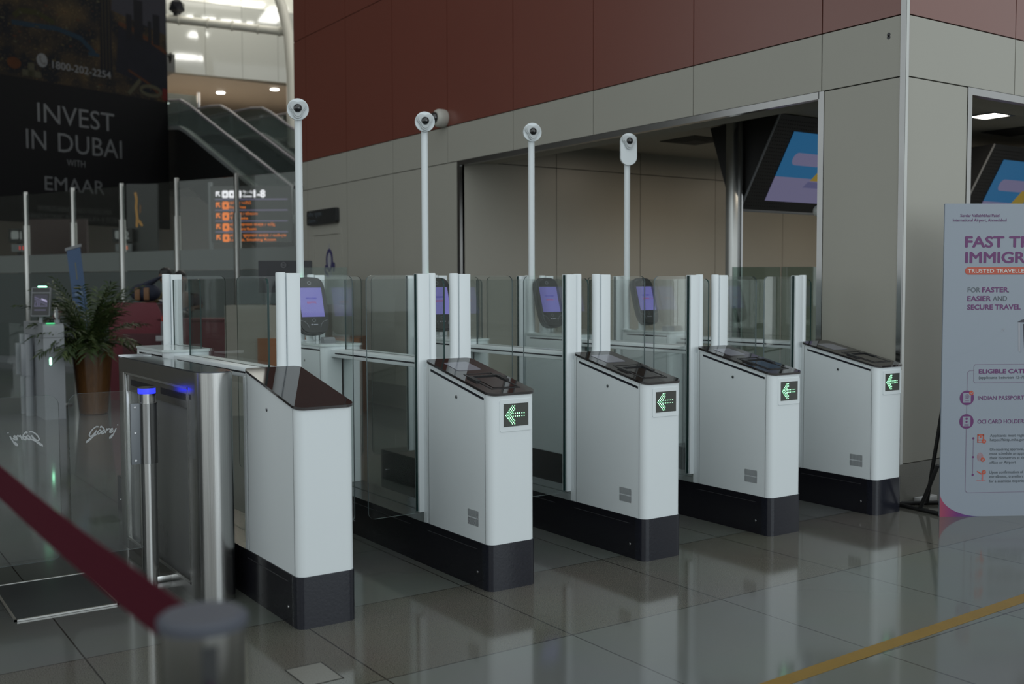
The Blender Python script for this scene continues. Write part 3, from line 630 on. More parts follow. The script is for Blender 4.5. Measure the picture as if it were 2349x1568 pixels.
for y in (911, 965):
    disc2(m, F2, px(2211), py(y), .0425, .0425, P_, 32, .0003); rect2(m, F2, px(2202), px(2220), py(y+11), py(y-11), Pa, .0006)
    for q in (6, 9): rect2(m, F2, px(2206), px(2216), py(y+q+.8), py(y+q), P_, .0009)
ring2(m, F2, px(2211), py(908), .0135, .0135, .0018, P_, 24, .0009); stroke2(m, F2, [(px(2211), py(903)), (px(2211), py(913))], .0015, P_, .0009); stroke2(m, F2, [(px(2206), py(908)), (px(2216), py(908))], .0015, P_, .0009); ring2(m, F2, px(2211), py(908), .006, .0135, .0015, P_, 20, .0009)
disc2(m, F2, px(2211), py(959), .0075, .0065, P_, 14, .0009); disc2(m, F2, px(2211), py(966), .0065, .006, P_, 14, .0009)
disc2(m, F2, px(2221), py(900), .0135, .0135, O_, 18, .0009); stroke2(m, F2, [(px(2218), py(899)), (px(2221), py(902)), (px(2224), py(898))], .003, Pa, .0012)
# small orange icons
for q in ((2237, 2240, 995, 1014), (2250, 2253, 995, 1014), (2237, 2253, 995, 998), (2237, 2253, 1007, 1009), (2237, 2253, 1012, 1014)): rect2(m, F2, px(q[0]), px(q[1]), py(q[3]), py(q[2]), O_)
disc2(m, F2, px(2245), py(1001), .005, .006, O_, 12, .0002)
for x, y in ((2253, 1011), (2251, 1053), (2254, 1082)):
    disc2(m, F2, px(x), py(y), .0125, .0125, O_, 18, .0008); stroke2(m, F2, [(px(x-2), py(y)), (px(x-.5), py(y+1.6)), (px(x+2.5), py(y-2))], .0026, Pa, .001)
for r_ in (.018, .0135, .009, .0045): ring2(m, F2, px(2244.5), py(1047), r_, r_*1.4, .0018, 6, 20)
L((2238, 1080), (2248, 1086), mi=O_, w=.007); L((2251, 1086), (2251, 1101), mi=6, w=.008); L((2237, 1101), (2258, 1101), mi=6, w=.002)
# little aeroplane with its dotted track, and the pictured gate
L((2288, 761), (2296, 752), mi=8, w=.003); L((2289, 754), (2294, 756), (2295, 760), mi=8, w=.003)
for i in range(30):
    s_ = i/29; disc2(m, F2, px(2158+126*s_), py(820-55*s_**1.6), .0012, .0012, Pa, 6, .0001)
m.build('printed_icons', inks, t, smooth=False)
m = M()
def poly2(pts, mi, z=0.): m._f([m.b.verts.new(F2 @ Vector((px(x), py(y), z))) for x, y in pts], mi)
poly2([(2327, 740), (2332, 740), (2333, 807), (2329, 805)], 8); poly2([(2332, 740), (2344, 738), (2344, 800), (2338, 807), (2333, 808)], 5, .0002); poly2([(2325, 739), (2335, 734), (2360, 728), (2440, 730), (2440, 736), (2345, 740)], 7, .0004); poly2([(2338, 744), (2344, 742), (2410, 744), (2410, 800), (2345, 804), (2342, 798)], 7, .0003); poly2([(2412, 738), (2436, 737), (2434, 800), (2414, 806)], 5, .0003)
m.build('pictured_gate', inks, t, smooth=False)
m = M()
for u in (.10, PW-.10):
    m.tube([fp(u, 1.2, -.016), fp(u-.02, .012, -.34)], .012, 8)
m.tube([fp(.02, .012, -.02), fp(-.13, .012, -.34)], .012, 8); m.tube([fp(PW-.02, .012, -.02), fp(PW+.05, .012, -.34)], .012, 8); m.tube([fp(-.13, .012, -.34), fp(PW+.05, .012, -.34)], .012, 8)
m.tube([fp(-.005, .30, -.02), fp(-.045, .012, -.16)], .012, 8)
m.build('prop_stand', BLACKM, t)
m = M(); m.box(X0+.15, X0+.33, Y0-.05, Y0-.008, 0.001, .035, 0, .004); single(m.build('cable_cover', mat('cable_white', (.5, .5, .5), .5, noise=.05)), 'small white cable cover on the floor at the pillar foot', 'cable cover')

# ================================================================== things on the long wall
t = thing('dome_camera', 'white dome camera mounted on the red wall panels', 'security camera', (X0-.001, 5.49, 3.055))
AX = Matrix(((0, 0, -1), (1, 0, 0), (0, 1, 0)))
m = M(); m.lathe([(.088, -.002), (.092, .02), (.092, .075), (.080, .10), (.062, .112)], n=28, axis=AX); m.build('housing', mat('dome_body', (.46, .45, .41), .45, noise=.03), t)
m = M(); m.lathe([(.055, .11), (.055, .125), (.046, .150), (.026, .166), (.004, .170)], n=24, axis=AX); m.build('dome', LENS, t)
t = thing('bullet_camera', 'small dark camera fixed low on the wall end, half behind the first camera pole', 'security camera', (X0-.001, 9.18, 2.66))
m = M(); m.lathe([(.03, 0), (.03, .03), (.02, .04)], n=14, axis=AX); m.build('mount', BLACKP, t)
m = M(); m.tube([(-.03, 0, 0), (-.10, -.07, -.02)], .028, 14); m.build('housing', BLACKP, t)
t = thing('door_sign', 'dark grey sign box above the service door', 'sign', (X0-.003, 8.44, 2.225))
m = M(); m.prism(rrect(-.435, .435, -.092, .092, .03, 5), lambda u, v, w: (w, u, v), -.05, .0); m.build('sign_box', mat('sign_dark', (.016, .017, .018), .35, noise=.1), t)
m = M(); F = frame((-.0515, .405, 0), (0, -1, 0), (0, 0, 1)); put_text(m, F, 'सीमा शुल्क', .02, .012, .05, .42, .005, 0); put_text(m, F, 'Customs', .02, -.058, .048, .24, .005, 0); m.build('sign_text', INK['slate'], t, smooth=False)

# ================================================================== inside the recess
def perf_display(x0, x1, y, z, dy, h, depth, label, amber):
    t = thing('screen_housing', label, 'display screen', (x0, y, z), 0, 'overhead screens in the recess')
    L_ = x1-x0; prof = [(0, 0), (-dy, h), (depth, h-.02), (.10, .0)]
    m = M(); m.prism(prof, lambda u, v, w: (w, u, v), 0, L_); m.build('housing', BLACKM, t)
    nrm = Vector((0, -h, -dy)).normalized(); F = frame(Vector((0, 0, 0)) + nrm*.003, (1, 0, 0), (0, -dy, h)); Ls = math.hypot(dy, h)
    m = M()
    for i in range(16):
        for j in range(26):
            x_, y_ = .03 + .030*i + (.015 if j % 2 else 0), .05 + j*.033
            if y_ < Ls-.04 and x_ < .50 and not (x_ > .24 and .10 < y_ < Ls-.13): disc2(m, F, x_, y_, .005, .005, 0, 6)
    m.build('perforation', mat('hole_black', (.001, .001, .001), .9) if 'hole_black' not in bpy.data.materials else bpy.data.materials['hole_black'], t, smooth=False)
    ya, yb = .11, Ls-.14
    m = M(); a, c = .26, min(L_-.1, 1.5); ym = ya+(yb-ya)*.36
    rect2(m, F, a, c, ym, yb, 0, .002); rect2(m, F, a, c, ya, ym, 1, .002); m.prism(rrect(a+.13, c-.1, ym+.12, ym+.24, .055, 5), lambda u, v, w: F @ Vector((u, v, w)), .0025, .003, 1)
    m._f([m.b.verts.new(F @ Vector((q, w, .004))) for q, w in ((a+.48, ym-.02), (a+.70, ym-.02), (a+.74, ym+.12), (a+.58, ym+.14))], 2); m._f([m.b.verts.new(F @ Vector((q, w, .0045))) for q, w in ((a+.42, ym-.09), (a+.74, ym-.09), (a+.78, ym-.03), (a+.46, ym-.03))], 3)
    m.build('screen', [SCB, SCW, SCY, SCD], t, smooth=False, label='lit screen showing blue above and pale violet below')
    m = M(); m.tube([F @ Vector((0, 0, 0)), F @ Vector((L_, 0, 0))], .012, 6); m.tube([(0, 0, 0), (0, -dy, h)], .010, 6); m.build('edge_rim', GREYP, t)
    return t
SCB = mat('screen_blue', (.02, .02, .02), .3, emit=(.008, .075, .17), es=1.); SCW = mat('screen_violet', (.02, .02, .02), .3, emit=(.10, .095, .165), es=1.); SCY = mat('screen_yellow', (.02, .02, .02), .3, emit=(.17, .12, .015), es=1.); SCD = mat('screen_shadow', (.02, .02, .02), .3, emit=(.06, .06, .13), es=1.)
perf_display(5.5, 7.1, 2.90, 2.03, .46, .80, .38, 'black perforated screen housing with a blue screen, left of the pillar beside a steel column', 1)
perf_display(7.85, 9.5, 2.32, 1.86, .44, .82, .45, 'black perforated screen housing with a blue screen, right of the pillar above the poster', 1)
m = M(); m.box(5.37, 5.46, 2.86, 2.95, 0, 2.84, 0, .002); m.box(5.46, 5.475, 2.84, 2.86, 0, 2.84, 1); single(m.build('steel_column', [STEEL, CHROME]), 'square stainless steel column standing in the recess beside the black screen housing', 'column')
m = M(); m.box(7.55, 7.63, 2.35, 2.43, 0, 2.50, 0, .002); single(m.build('steel_column', [STEEL]), 'thin steel column just right of the pillar trim, above the poster stand', 'column')
t = thing('ball_camera', 'white ball camera hanging on a thin stem beside the pillar edge', 'security camera', (5.672, 2.145, 1.981))
m = M(); m.ball((0, 0, 0), .055, .055, .055, 18); m.build('ball', mat('ball_white', (.55, .57, .56), .4, noise=.02), t); m = M(); m.cyl((0.02, .0, .04), (0.02, .0, .858), .012, 10); m.build('stem', BLACKP, t)
t = thing('glass_screen', 'green-tinted glass screen standing in the recess below the black screen housing', 'glass screen', (5.042, 2.546, 0)); d_ = Vector((.615, -.421, 0)).normalized(); Fg = frame((0, 0, 0), d_, (0, 0, 1))
PANEG = pane_mat('green_glass', (.62, .70, .66), 1.0, .10, (.2, .26, .24))
for i in range(2):
    m = M(); m.prism([(.0+.42*i, .12), (.41+.42*i, .12), (.41+.42*i, 1.507), (.0+.42*i, 1.507)], lambda u, v, w: Fg @ Vector((u, v, w)), -.006, .006, 0, 1); m.build('glass_panel', [PANEG, EDGE], t, smooth=False)
m = M(); m.prism([(-.02, 0), (.85, 0), (.85, .14), (-.02, .14)], lambda u, v, w: Fg @ Vector((u, v, w)), -.02, .02); m.build('base_channel', ALU, t)
t = thing('ceiling_light', 'bright recessed ceiling light seen through the opening right of the pillar', 'ceiling light', (7.18, 1.53, 2.84))
m = M(); m.box(-.12, .12, -.12, .12, -.006, 0); m.build('diffuser', emat('lamp_glow', (1, .93, .80), 14), t); m = M()
for q in ((-.15, .15, -.15, -.12), (-.15, .15, .12, .15), (-.15, -.12, -.12, .12), (.12, .15, -.12, .12)): m.box(*q, -.01, 0)
m.build('frame', GREYP, t)

# ================================================================== far left: entry gate, plant, desks, people
t = thing('entry_gate', 'pale entry gate with a tilted tablet and green light, beside the potted palm', 'e-gate', (.50, 7.70, 0))
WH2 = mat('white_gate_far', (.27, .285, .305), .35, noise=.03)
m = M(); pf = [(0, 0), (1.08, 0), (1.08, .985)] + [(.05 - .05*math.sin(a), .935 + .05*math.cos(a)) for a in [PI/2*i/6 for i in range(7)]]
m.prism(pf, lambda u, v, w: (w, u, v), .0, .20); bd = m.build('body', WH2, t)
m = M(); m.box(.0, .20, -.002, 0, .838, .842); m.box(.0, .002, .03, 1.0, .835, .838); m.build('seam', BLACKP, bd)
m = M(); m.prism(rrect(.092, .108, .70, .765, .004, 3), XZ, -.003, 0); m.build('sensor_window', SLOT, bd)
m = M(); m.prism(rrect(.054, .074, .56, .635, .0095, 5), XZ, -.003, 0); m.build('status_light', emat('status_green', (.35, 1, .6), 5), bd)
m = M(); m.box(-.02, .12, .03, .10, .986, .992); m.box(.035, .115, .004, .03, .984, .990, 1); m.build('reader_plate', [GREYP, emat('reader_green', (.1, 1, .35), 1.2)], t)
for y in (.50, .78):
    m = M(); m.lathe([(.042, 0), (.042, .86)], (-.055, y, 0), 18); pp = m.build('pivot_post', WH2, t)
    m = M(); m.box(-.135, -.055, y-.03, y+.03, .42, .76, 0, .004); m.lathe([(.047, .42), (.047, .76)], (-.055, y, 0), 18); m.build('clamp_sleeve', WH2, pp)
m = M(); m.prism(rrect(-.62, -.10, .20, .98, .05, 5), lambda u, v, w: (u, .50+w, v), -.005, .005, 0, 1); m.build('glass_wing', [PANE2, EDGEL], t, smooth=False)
Rt = Matrix.Rotation(-.16, 3, 'X') @ Matrix.Rotation(.0, 3, 'Z'); fq = lambda u, v, w: Vector((.0, .06, 1.205)) + Matrix.Rotation(-.55, 3, 'Z') @ (Rt @ Vector((u, w, v)))
m = M(); m.prism(rrect(-.095, .095, -.15, .15, .012, 4), fq, -.012, .02); tb = m.build('tablet', GREYP, t)
m = M(); m.prism(rrect(-.086, .086, -.138, .088, .004, 2), fq, -.014, -.012); m.prism(rrect(-.086, .086, .10, .142, .004, 2), fq, -.014, -.012); m.build('screen', BLACKP, tb)
Ff = frame(fq(0, 0, -.0145), fq(1, 0, 0)-fq(0, 0, 0), fq(0, 1, 0)-fq(0, 0, 0))
VI = mat('tablet_lines', (.02, .02, .02), .3, emit=(.07, .065, .12), es=1.); VW = mat('tablet_glow', (.02, .02, .02), .3, emit=(.35, .33, .5), es=1.); VD = mat('tablet_dim', (.02, .02, .02), .3, emit=(.014, .013, .026), es=1.)
m = M(); rect2(m, Ff, -.066, .070, -.048, .074, 2); stroke2(m, Ff, [(-.062, .050), (.066, -.012)], .012, 0, .0004); stroke2(m, Ff, [(-.062, .030), (.066, -.034)], .008, 0, .0004); stroke2(m, Ff, [(-.062, -.046), (.066, -.046)], .010, 0, .0004); stroke2(m, Ff, [(-.058, -.046), (-.052, -.006), (-.034, .002)], .007, 0, .0004); stroke2(m, Ff, [(-.028, -.04), (-.028, .0)], .010, 0, .0004); stroke2(m, Ff, [(-.010, -.04), (-.006, -.006)], .008, 0, .0004); stroke2(m, Ff, [(.006, .026), (.056, .006)], .020, 1, .0006); stroke2(m, Ff, [(-.06, -.085), (.052, -.085)], .010, 0, .0004)
m.build('screen_picture', [VI, VW, VD], tb, smooth=False)
m = M(); m.prism(rrect(-.036, .05, .150, .162, .005, 4), fq, -.008, .010); m.build('light_bar', emat('tablet_green', (.30, 1, .55), 6), tb)
m = M(); m.cyl((.0, .085, .985), (.0, .085, 1.09), .02, 12); m.build('tablet_stand', WH2, t)
m = M(); m.cyl((.155, .10, .985), (.155, .10, 1.02), .03, 14); m.cyl((.155, .10, 1.0), (.155, .10, 1.13), .011, 10); m.build('cable_riser', WH2, t)
m = M(); m.tube([(.14, .10, 1.0), (.115, .09, 1.06), (.135, .1, 1.10), (.21, .11, 1.10)], .004, 6); m.build('cable', mat('cable_red', (.12, .02, .03), .5, noise=.1), t)
# potted palm
t = thing('potted_palm', 'bushy green palm in a tall brown glazed pot, beside the pale entry gate', 'plant', (1.04, 8.0, 0))
m = M(); prof = [(.135, 0), (.145, .01), (.170, .25), (.196, .55), (.214, .73), (.214, .742), (.196, .742), (.190, .70)]
m.lathe(prof, n=36); m.build('pot', mat('pot_brown', (.115, .050, .015), .22, spec=.6, noise=.45, nscale=10, stretch=(9, 9, .8)), t)
m = M(); m.lathe([(.188, .69), (.05, .71)], n=20); m.build('soil', mat('soil', (.02, .015, .01), .9, noise=.4), t)
m = M()
for i in range(66):
    a = rnd.uniform(0, 2*PI); el = rnd.uniform(.25, 1.35); ln = rnd.uniform(.50, .88)*(1.05 if el > .8 else .9); pts = []
    b0 = Vector((rnd.uniform(-.07, .07), rnd.uniform(-.07, .07), .70)); d = Vector((math.cos(a)*math.cos(el), math.sin(a)*math.cos(el), math.sin(el)))
    p = b0.copy(); n = 11
    for j in range(n):
        pts.append(p.copy()); p = p + d*ln/n; d = (d + Vector((0, 0, -.085*(1.1-.4*el)*(1+j*.12)))).normalized()
    m.tube(pts, [.006*(1-.8*j/n) for j in range(n)], 4)
    for j in range(2, n):
        dd = (pts[j]-pts[j-1]).normalized(); sd = dd.cross(Vector((0, 0, 1))).normalized()
        for sg in (-1, 1):
            for q in (0, .5):
                o = pts[j] - (pts[j]-pts[j-1])*q; l = rnd.uniform(.12, .20)*(1-.45*abs(j/n-.45)); dl = (dd*.75 + sd*sg*.75 + Vector((0, 0, rnd.uniform(-.25, .25)))).normalized(); e = o + dl*l + Vector((0, 0, -.35*l*l/.2)); w_ = dd.cross(dl).cross(dl).normalized()*.011
                mid = o + dl*l*.45; m.quad(o, mid+w_, e, mid-w_, mi=rnd.choice((0, 0, 1)))
m.build('foliage', [mat('palm_green', (.028, .048, .013), .45, noise=.3, nscale=6), mat('palm_light', (.055, .075, .022), .45, noise=.3, nscale=6)], t, smooth=False, recalc=False)
# steel posts beside the palm
t = thing('belt_stanchion', 'slim steel stanchion standing just behind the pale entry gate and the potted palm', 'stanchion', (.90, 9.05, 0))
m = M(); m.lathe([(.15, 0), (.15, .012), (.02, .03)], n=24); m.build('base', CHROME, t); m = M(); m.lathe([(.024, .02), (.024, 1.02)], n=16); m.build('post', ALU, t); m = M(); m.lathe([(.035, 1.02), (.035, 1.14), (.03, 1.15)], n=16); m.build('belt_cassette', ALU, t)
# dark red counter with two people behind it
CR = mat('counter_red', (.125, .018, .028), .5, noise=.06); CRD = mat('counter_red_dark', (.070, .022, .026), .5, noise=.06)
cd = Vector((.827, -.563, 0)).normalized(); Fc = frame((1.66, 9.21, 0), cd, (0, 0, 1)); fc = lambda u, v, w: Fc @ Vector((u, v, w))
t = thing('red_counter', 'dark red counter with a sloping end, behind the potted palm', 'counter', (0, 0, 0))
m = M(); m.prism([(-.16, 0), (.56, 0), (.56, .95), (.50, .97), (.41, 1.165), (-.16, 1.175)], fc, -.02, 0.0); m.build('front_panel', CR, t)
m = M(); m.prism([(-.16, 0), (.42, 0), (.42, 1.15), (-.16, 1.15)], fc, -.55, -.02); m.build('cabinet', CRD, t)
m = M(); m.prism([(.42, 0), (1.4, 0), (1.4, .95), (.42, .95)], fc, -.55, -.021); m.prism([(.42, .95), (1.42, .95), (1.42, .972), (.42, .972)], fc, -.57, 0.0); m.build('side_counter', CR, t)
m = M(); m.prism([(.0, .0), (.54, 0), (.54, .80), (.0, .80)], fc, .0, .006); m.build('lower_panel', CRD, t)
t = thing('red_light_post', 'short grey post with a red top and side arms, in front of the red counter', 'post', tuple(fc(.54, 0, .16)))
m = M(); m.box(-.022, .022, -.022, .022, .02, .95, 0, .004); m.build('post', GREYP, t); m = M(); m.lathe([(.12, 0), (.12, .015), (.02, .03)], n=20); m.build('base', GREYP, t)
m = M(); m.lathe([(.02, .95), (.022, .96), (.022, 1.0), (.012, 1.01)], n=14); m.build('light', mat('post_red', (.30, .03, .02), .4, noise=.1), t)
m = M(); m.prism([(-.075, .72), (.075, .72), (.075, .78), (-.075, .78)], lambda u, v, w: cd*u + Vector((0, 0, v)) + Vector((-.5, -.8, 0)).normalized()*w, .025, .05); m.build('arm', mat('arm_grey', (.35, .36, .37), .5, noise=.03), t)
SKIN = mat('skin_brown', (.12, .06, .038), .5, noise=.08, nscale=10); HAIR = mat('hair_black', (.010, .008, .008), .5, noise=.3, nscale=40)
def skin_body(name, verts, edges, radii, mt, parent, lv=2):
    me = bpy.data.meshes.new(name); me.from_pydata(verts, edges, []); o = bpy.data.objects.new(name, me); COL.objects.link(o); o.parent = parent
    o.modifiers.new('skin', 'SKIN'); sv = me.skin_vertices
    if not sv:
        bm = bmesh.new(); bm.from_mesh(me); bm.verts.layers.skin.verify(); bm.to_mesh(me); bm.free(); sv = me.skin_vertices
    for i, r in enumerate(radii):
        sv[0].data[i].radius = r if isinstance(r, tuple) else (r, r); sv[0].data[i].use_root = (i == 0)
    s_ = o.modifiers.new('sub', 'SUBSURF'); s_.levels = lv; s_.render_levels = lv
    me.materials.append(mt); return o
def bake(o):
    dg = bpy.context.evaluated_depsgraph_get(); dg.update(); me = bpy.data.meshes.new_from_object(o.evaluated_get(dg)); o.modifiers.clear(); o.data = me
    for p in me.polygons: p.use_smooth = True
    return o
def person(name, label, loc, facing, shirt, lean, hands, hair_long=False):
    """figure standing behind a counter: x forward, y left, z up in its own axes"""
    t = thing('person', label, 'person', loc, facing)
    lx = lean
    V = [(0, 0, .92), (.02, 0, 1.05), (.06+lx*.3, 0, 1.20), (.08+lx*.6, 0, 1.36), (.10+lx*.8, 0, 1.43), (.12+lx, 0, 1.50)]; E = [(0,1),(1,2),(2,3),(3,4),(4,5)]; Rr = [(.15,.11),(.14,.10),(.16,.11),(.15,.09),(.055,.055),(.055,.055)]
    def add(p, r, fr): V.append(p); Rr.append(r); E.append((fr, len(V)-1)); return len(V)-1
    h = add((.14+lx, 0, 1.56), (.068, .075), 5); h = add((.15+lx, 0, 1.62), (.070, .088), h); h = add((.14+lx, 0, 1.685), (.060, .075), h)
    nz = add((.235+lx, 0, 1.60), (.012, .012), h-1)
    for sg in (-1, 1): add((.135+lx, sg*.088, 1.61), (.014, .02), h-1)
    for sg in (-1, 1):
        l = add((0, sg*.10, .84), (.085, .085), 0); l = add((.01, sg*.11, .50), (.055, .055), l); l = add((-.02, sg*.11, .10), (.04, .04), l); l = add((.0, sg*.11, .035), (.04, .035), l); add((.14, sg*.12, .03), (.035, .025), l)
        a = add((.08+lx*.6, sg*.20, 1.36), (.055, .055), 3); hx, hy, hz = hands[0 if sg < 0 else 1]
        e = Vector(((.08+lx*.6+hx)*.5, sg*.26+.1*hy, (1.36+hz)*.5-.06)); a = add(tuple(e), (.04, .04), a); w_ = add((hx-.06, hy, hz), (.026, .026), a); p = add((hx, hy, hz), (.034, .018), w_)
        for i, dy in enumerate((-.03, -.01, .01, .03)):
            f = add((hx+.06, hy+dy, hz-.01), (.010, .010), p); add((hx+.085+.006*(1.5-abs(i-1.5)), hy+dy*.9, hz-.035), (.009, .009), f)
        th = add((hx+.02, hy-sg*.045, hz-.01), (.011, .011), p); add((hx+.05, hy-sg*.05, hz-.03), (.009, .009), th)
    bake(skin_body('body', V, E, Rr, SKIN, t, 1))
    def sub(nm, idx, grow, mt):
        mp_ = {i: k for k, i in enumerate(idx)}; ee = [(mp_[a], mp_[b]) for a, b in E if a in mp_ and b in mp_]
        return bake(skin_body(nm, [V[i] for i in idx], ee, [tuple(c + grow for c in Rr[i]) for i in idx], mt, t, 1))
    arms = [i for i, v in enumerate(V) if abs(abs(v[1])-.20) < .001 and abs(v[2]-1.36) < .001]
    idx = [0, 1, 2, 3] + arms + [a+1 for a in arms]
    sub('shirt', idx, .014, shirt)
    legs = [i for i, v in enumerate(V) if abs(v[2]-.84) < .001]; sub('trousers', [0] + [j for i in legs for j in (i, i+1, i+2)], .016, HALLW)
    m = M(); m.ball((.125+lx, 0, 1.655), .098, .088, .088, 16); m.ball((.10+lx, 0, 1.61), .085, .092, .085, 14)
    if hair_long: m.ball((.04+lx, 0, 1.52), .05, .09, .12, 12)
    m.build('hair', HAIR, t)
    for nm, pts, mt in (('mouth', [(.222+lx, 0, 1.565)], mat('lips', (.10, .035, .03), .5)),):
        m = M(); m.ball(pts[0], .008, .022, .006, 8); m.build(nm, mt, t)
    m = M()
    for sg in (-1, 1): m.ball((.216+lx, sg*.03, 1.625), .007, .012, .006, 8)
    m.build('eyes', HAIR, t)
    return t
fdir = math.atan2(.563, -.827)
pa = fc(.22, 0, -1.60); PA = person('person', 'person in an ochre shirt leaning across the red counter towards a backpack', (pa.x, pa.y, 0), math.atan2(.563*.75-.827*.6, -.827*.75-.563*.6), mat('shirt_ochre', (.085, .065, .022), .8, noise=.1), .10, [(.52, -.06, 1.24), (.50, .22, 1.16)])
PA.scale = (.93, .93, .93)
pb = fc(.38, 0, -1.02); PB_ = person('person', 'dark-haired person in dark clothes, mostly hidden behind a white gate post', (pb.x, pb.y, 0), math.atan2(-.827-.3, -.563+.3), mat('shirt_plum', (.030, .022, .040), .8, noise=.1), .06, [(.34, -.12, 1.20), (.34, .12, 1.20)], True)
PB_.scale = (.90, .90, .90)
t = thing('backpack', 'open dark blue backpack with tan straps lying on the red counter', 'bag', tuple(fc(.16, 1.176, -.36)), math.atan2(-.563, .827))
NAVY = mat('navy_cloth', (.012, .016, .032), .8, noise=.3, nscale=30); TAN = mat('tan_leather', (.14, .065, .025), .6, noise=.2)
m = M(); m.ball((0, 0, .11), .19, .14, .12, 18)
for v in m.b.verts: v.co.z = max(v.co.z, .0)
m.build('bag_body', NAVY, t); m = M(); m.tube([(-.06, 0, .17), (.08, 0, .24), (.20, .02, .31)], [.085, .07, .02], 10, sy=.5); m.build('flap', NAVY, t)
for x_ in (-.05, .06):
    m = M(); m.box(x_-.032, x_+.032, -.150, -.12, .02, .17, 0, .008); m.build('strap', TAN, t)
t = thing('paper_sheet', 'white papers held above the red counter beside the backpack', 'paper', tuple(fc(.46, 1.12, -.30)), math.atan2(-.563, .827)); m = M(); m.box(-.10, .10, -.07, .07, .0, .006)
for v in m.b.verts: v.co.z += .04 - v.co.x*.35
m.build('sheets', mat('paper_white', (.33, .33, .33), .8, noise=.04), t)
t = thing('camera_gear', 'pile of dark straps and shiny clips on the low part of the red counter', 'bag', tuple(fc(.60, .973, -.25)), 0)
m = M(); m.ball((0, 0, .04), .13, .09, .06, 14)
for v in m.b.verts: v.co.z = max(v.co.z, 0)
m.tube([(-.12, .02, .04), (-.10, -.02, .22), (-.02, 0, .34)], .03, 8); m.build('strap_bundle', BLACKM, t); m = M()
for q in ((-.03, -.08, .07), (.05, -.085, .08), (.01, -.09, .05)): m.ball(q, .014, .012, .012, 8)
m.build('clip', CHROME, t)
# blue banner stand
t = thing('banner_stand', 'narrow blue pull-up banner standing behind the potted palm', 'banner', (1.21, 10.04, 0)); bdv = Vector((.83, -.55, 0)).normalized(); Fb = frame((0, 0, 0), bdv, (0, 0, 1))
fb = lambda u, v, w: Fb @ Vector((u + (v-1.85)*-.10, v, w))
m = M(); m.prism([(.01, .06), (.18, .06), (.18, 1.86), (.01, 1.81)], fb, -.004, .004); m.build('banner_sheet', mat('banner_blue', (.035, .075, .16), .5, noise=.25, nscale=3), t)
m = M(); m.prism([(-.005, 1.80), (.195, 1.855), (.195, 1.89), (-.005, 1.835)], fb, -.012, .012); m.build('top_rail', GREYP, t); m = M(); m.prism([(.0, 0), (.19, 0), (.19, .06), (.0, .06)], fb, -.07, .07); m.build('base', GREYP, t)
m = M(); m.prism([(.04, 1.34), (.15, 1.35), (.15, 1.362), (.04, 1.352)], fb, .004, .005, 0); m.prism([(.045, 1.25), (.15, 1.26), (.15, 1.31), (.045, 1.30)], fb, .004, .005, 1); m.prism([(.09, 1.45), (.10, 1.45), (.105, 1.66), (.095, 1.66)], fb, .004, .005, 0); m.build('printing', [mat('banner_gold', (.14, .13, .05), .6), mat('banner_pale', (.12, .17, .24), .6)], t)
# service desk with a monitor
dd = Vector((.827, -.562, 0)).normalized(); Fd = frame((2.128, 6.943, 0), dd, (0, 0, 1)); fd = lambda u, v, w: Fd @ Vector((u, v, w))
t = thing('service_desk', 'beige service desk with an orange-brown lower front, behind the e-gates', 'desk')
m = M(); m.prism([(0, .0), (1.03, .0), (1.03, 1.158), (0, 1.158)], fd, -.55, 0); m.build('upper_panel', mat('desk_beige', (.25, .235, .20), .5, noise=.04), t)
m = M(); m.prism([(.345, 0), (1.41, 0), (1.41, .815), (.345, .815)], fd, -.5, .03); m.build('orange_front', mat('desk_orange', (.21, .075, .024), .5, noise=.06), t)
m = M(); m.prism([(1.03, .0), (1.40, 0), (1.40, .80), (1.03, .80)], fd, -.55, 0); m.build('side_wing', mat('desk_grey', (.12, .115, .10), .5, noise=.05), t)
m = M(); m.prism([(.80, 1.158), (1.27, 1.158), (1.27, 1.555), (.80, 1.555)], fd, -.10, -.09, 0, 1); m.build('glass_screen', [pane_mat('desk_glass', (.72, .78, .75), 1., .10, (.25, .30, .28)), EDGE], t, smooth=False)
t = thing('monitor', 'black monitor seen from behind on the beige desk, a round ringed badge on its back', 'monitor', tuple(fd(.30, 1.159, -.25)))
fm_ = lambda u, v, w: Matrix(((dd.x, 0, -dd.y*-1), (dd.y, 0, -dd.x), (0, 1, 0))) @ Vector((u, v, w))
Fm = frame((0, 0, 0), dd, (0, 0, 1)); fmm = lambda u, v, w: Fm @ Vector((u, v, w))
m = M(); m.prism(rrect(0, .57, .13, .47, .01, 3), fmm, -.03, 0); m.prism(rrect(.12, .45, .2, .4, .03, 4), fmm, 0, .03); m.build('casing', mat('monitor_dark', (.020, .021, .026), .45, noise=.1), t)
m = M(); m.prism([(.23, 0), (.34, 0), (.33, .25), (.24, .25)], fmm, -.0, .03); m.prism([(.16, 0), (.41, 0), (.41, .012), (.16, .012)], fmm, -.1, .1); m.build('stand', BLACKP, t)
m = M(); Fx = Fm @ Matrix.Translation((.275, .425, .031)); ring2(m, Fx, 0, 0, .028, .028, .005, 0, 24); put_text(m, Fx, 'DELL', 0, -.007, .014, .036, .02, 0, 'C'); m.build('badge', mat('badge_grey', (.16, .16, .17), .4, noise=.1), t, smooth=False)
for lx_, lab in ((-.30, 'grey frosted desk shield standing left of the black monitor'),):
    t = thing('desk_shield', lab, 'glass screen', tuple(fd(-.02, 0, -.6))); m = M(); m.prism([(0, 0), (.60, 0), (.60, 1.45), (0, 1.45)], fmm, -.006, .006, 0, 1); m.build('glass_panel', [pane_mat('shield_glass', (.6, .66, .66), 1., .12, (.12, .15, .16)), EDGE], t, smooth=False)

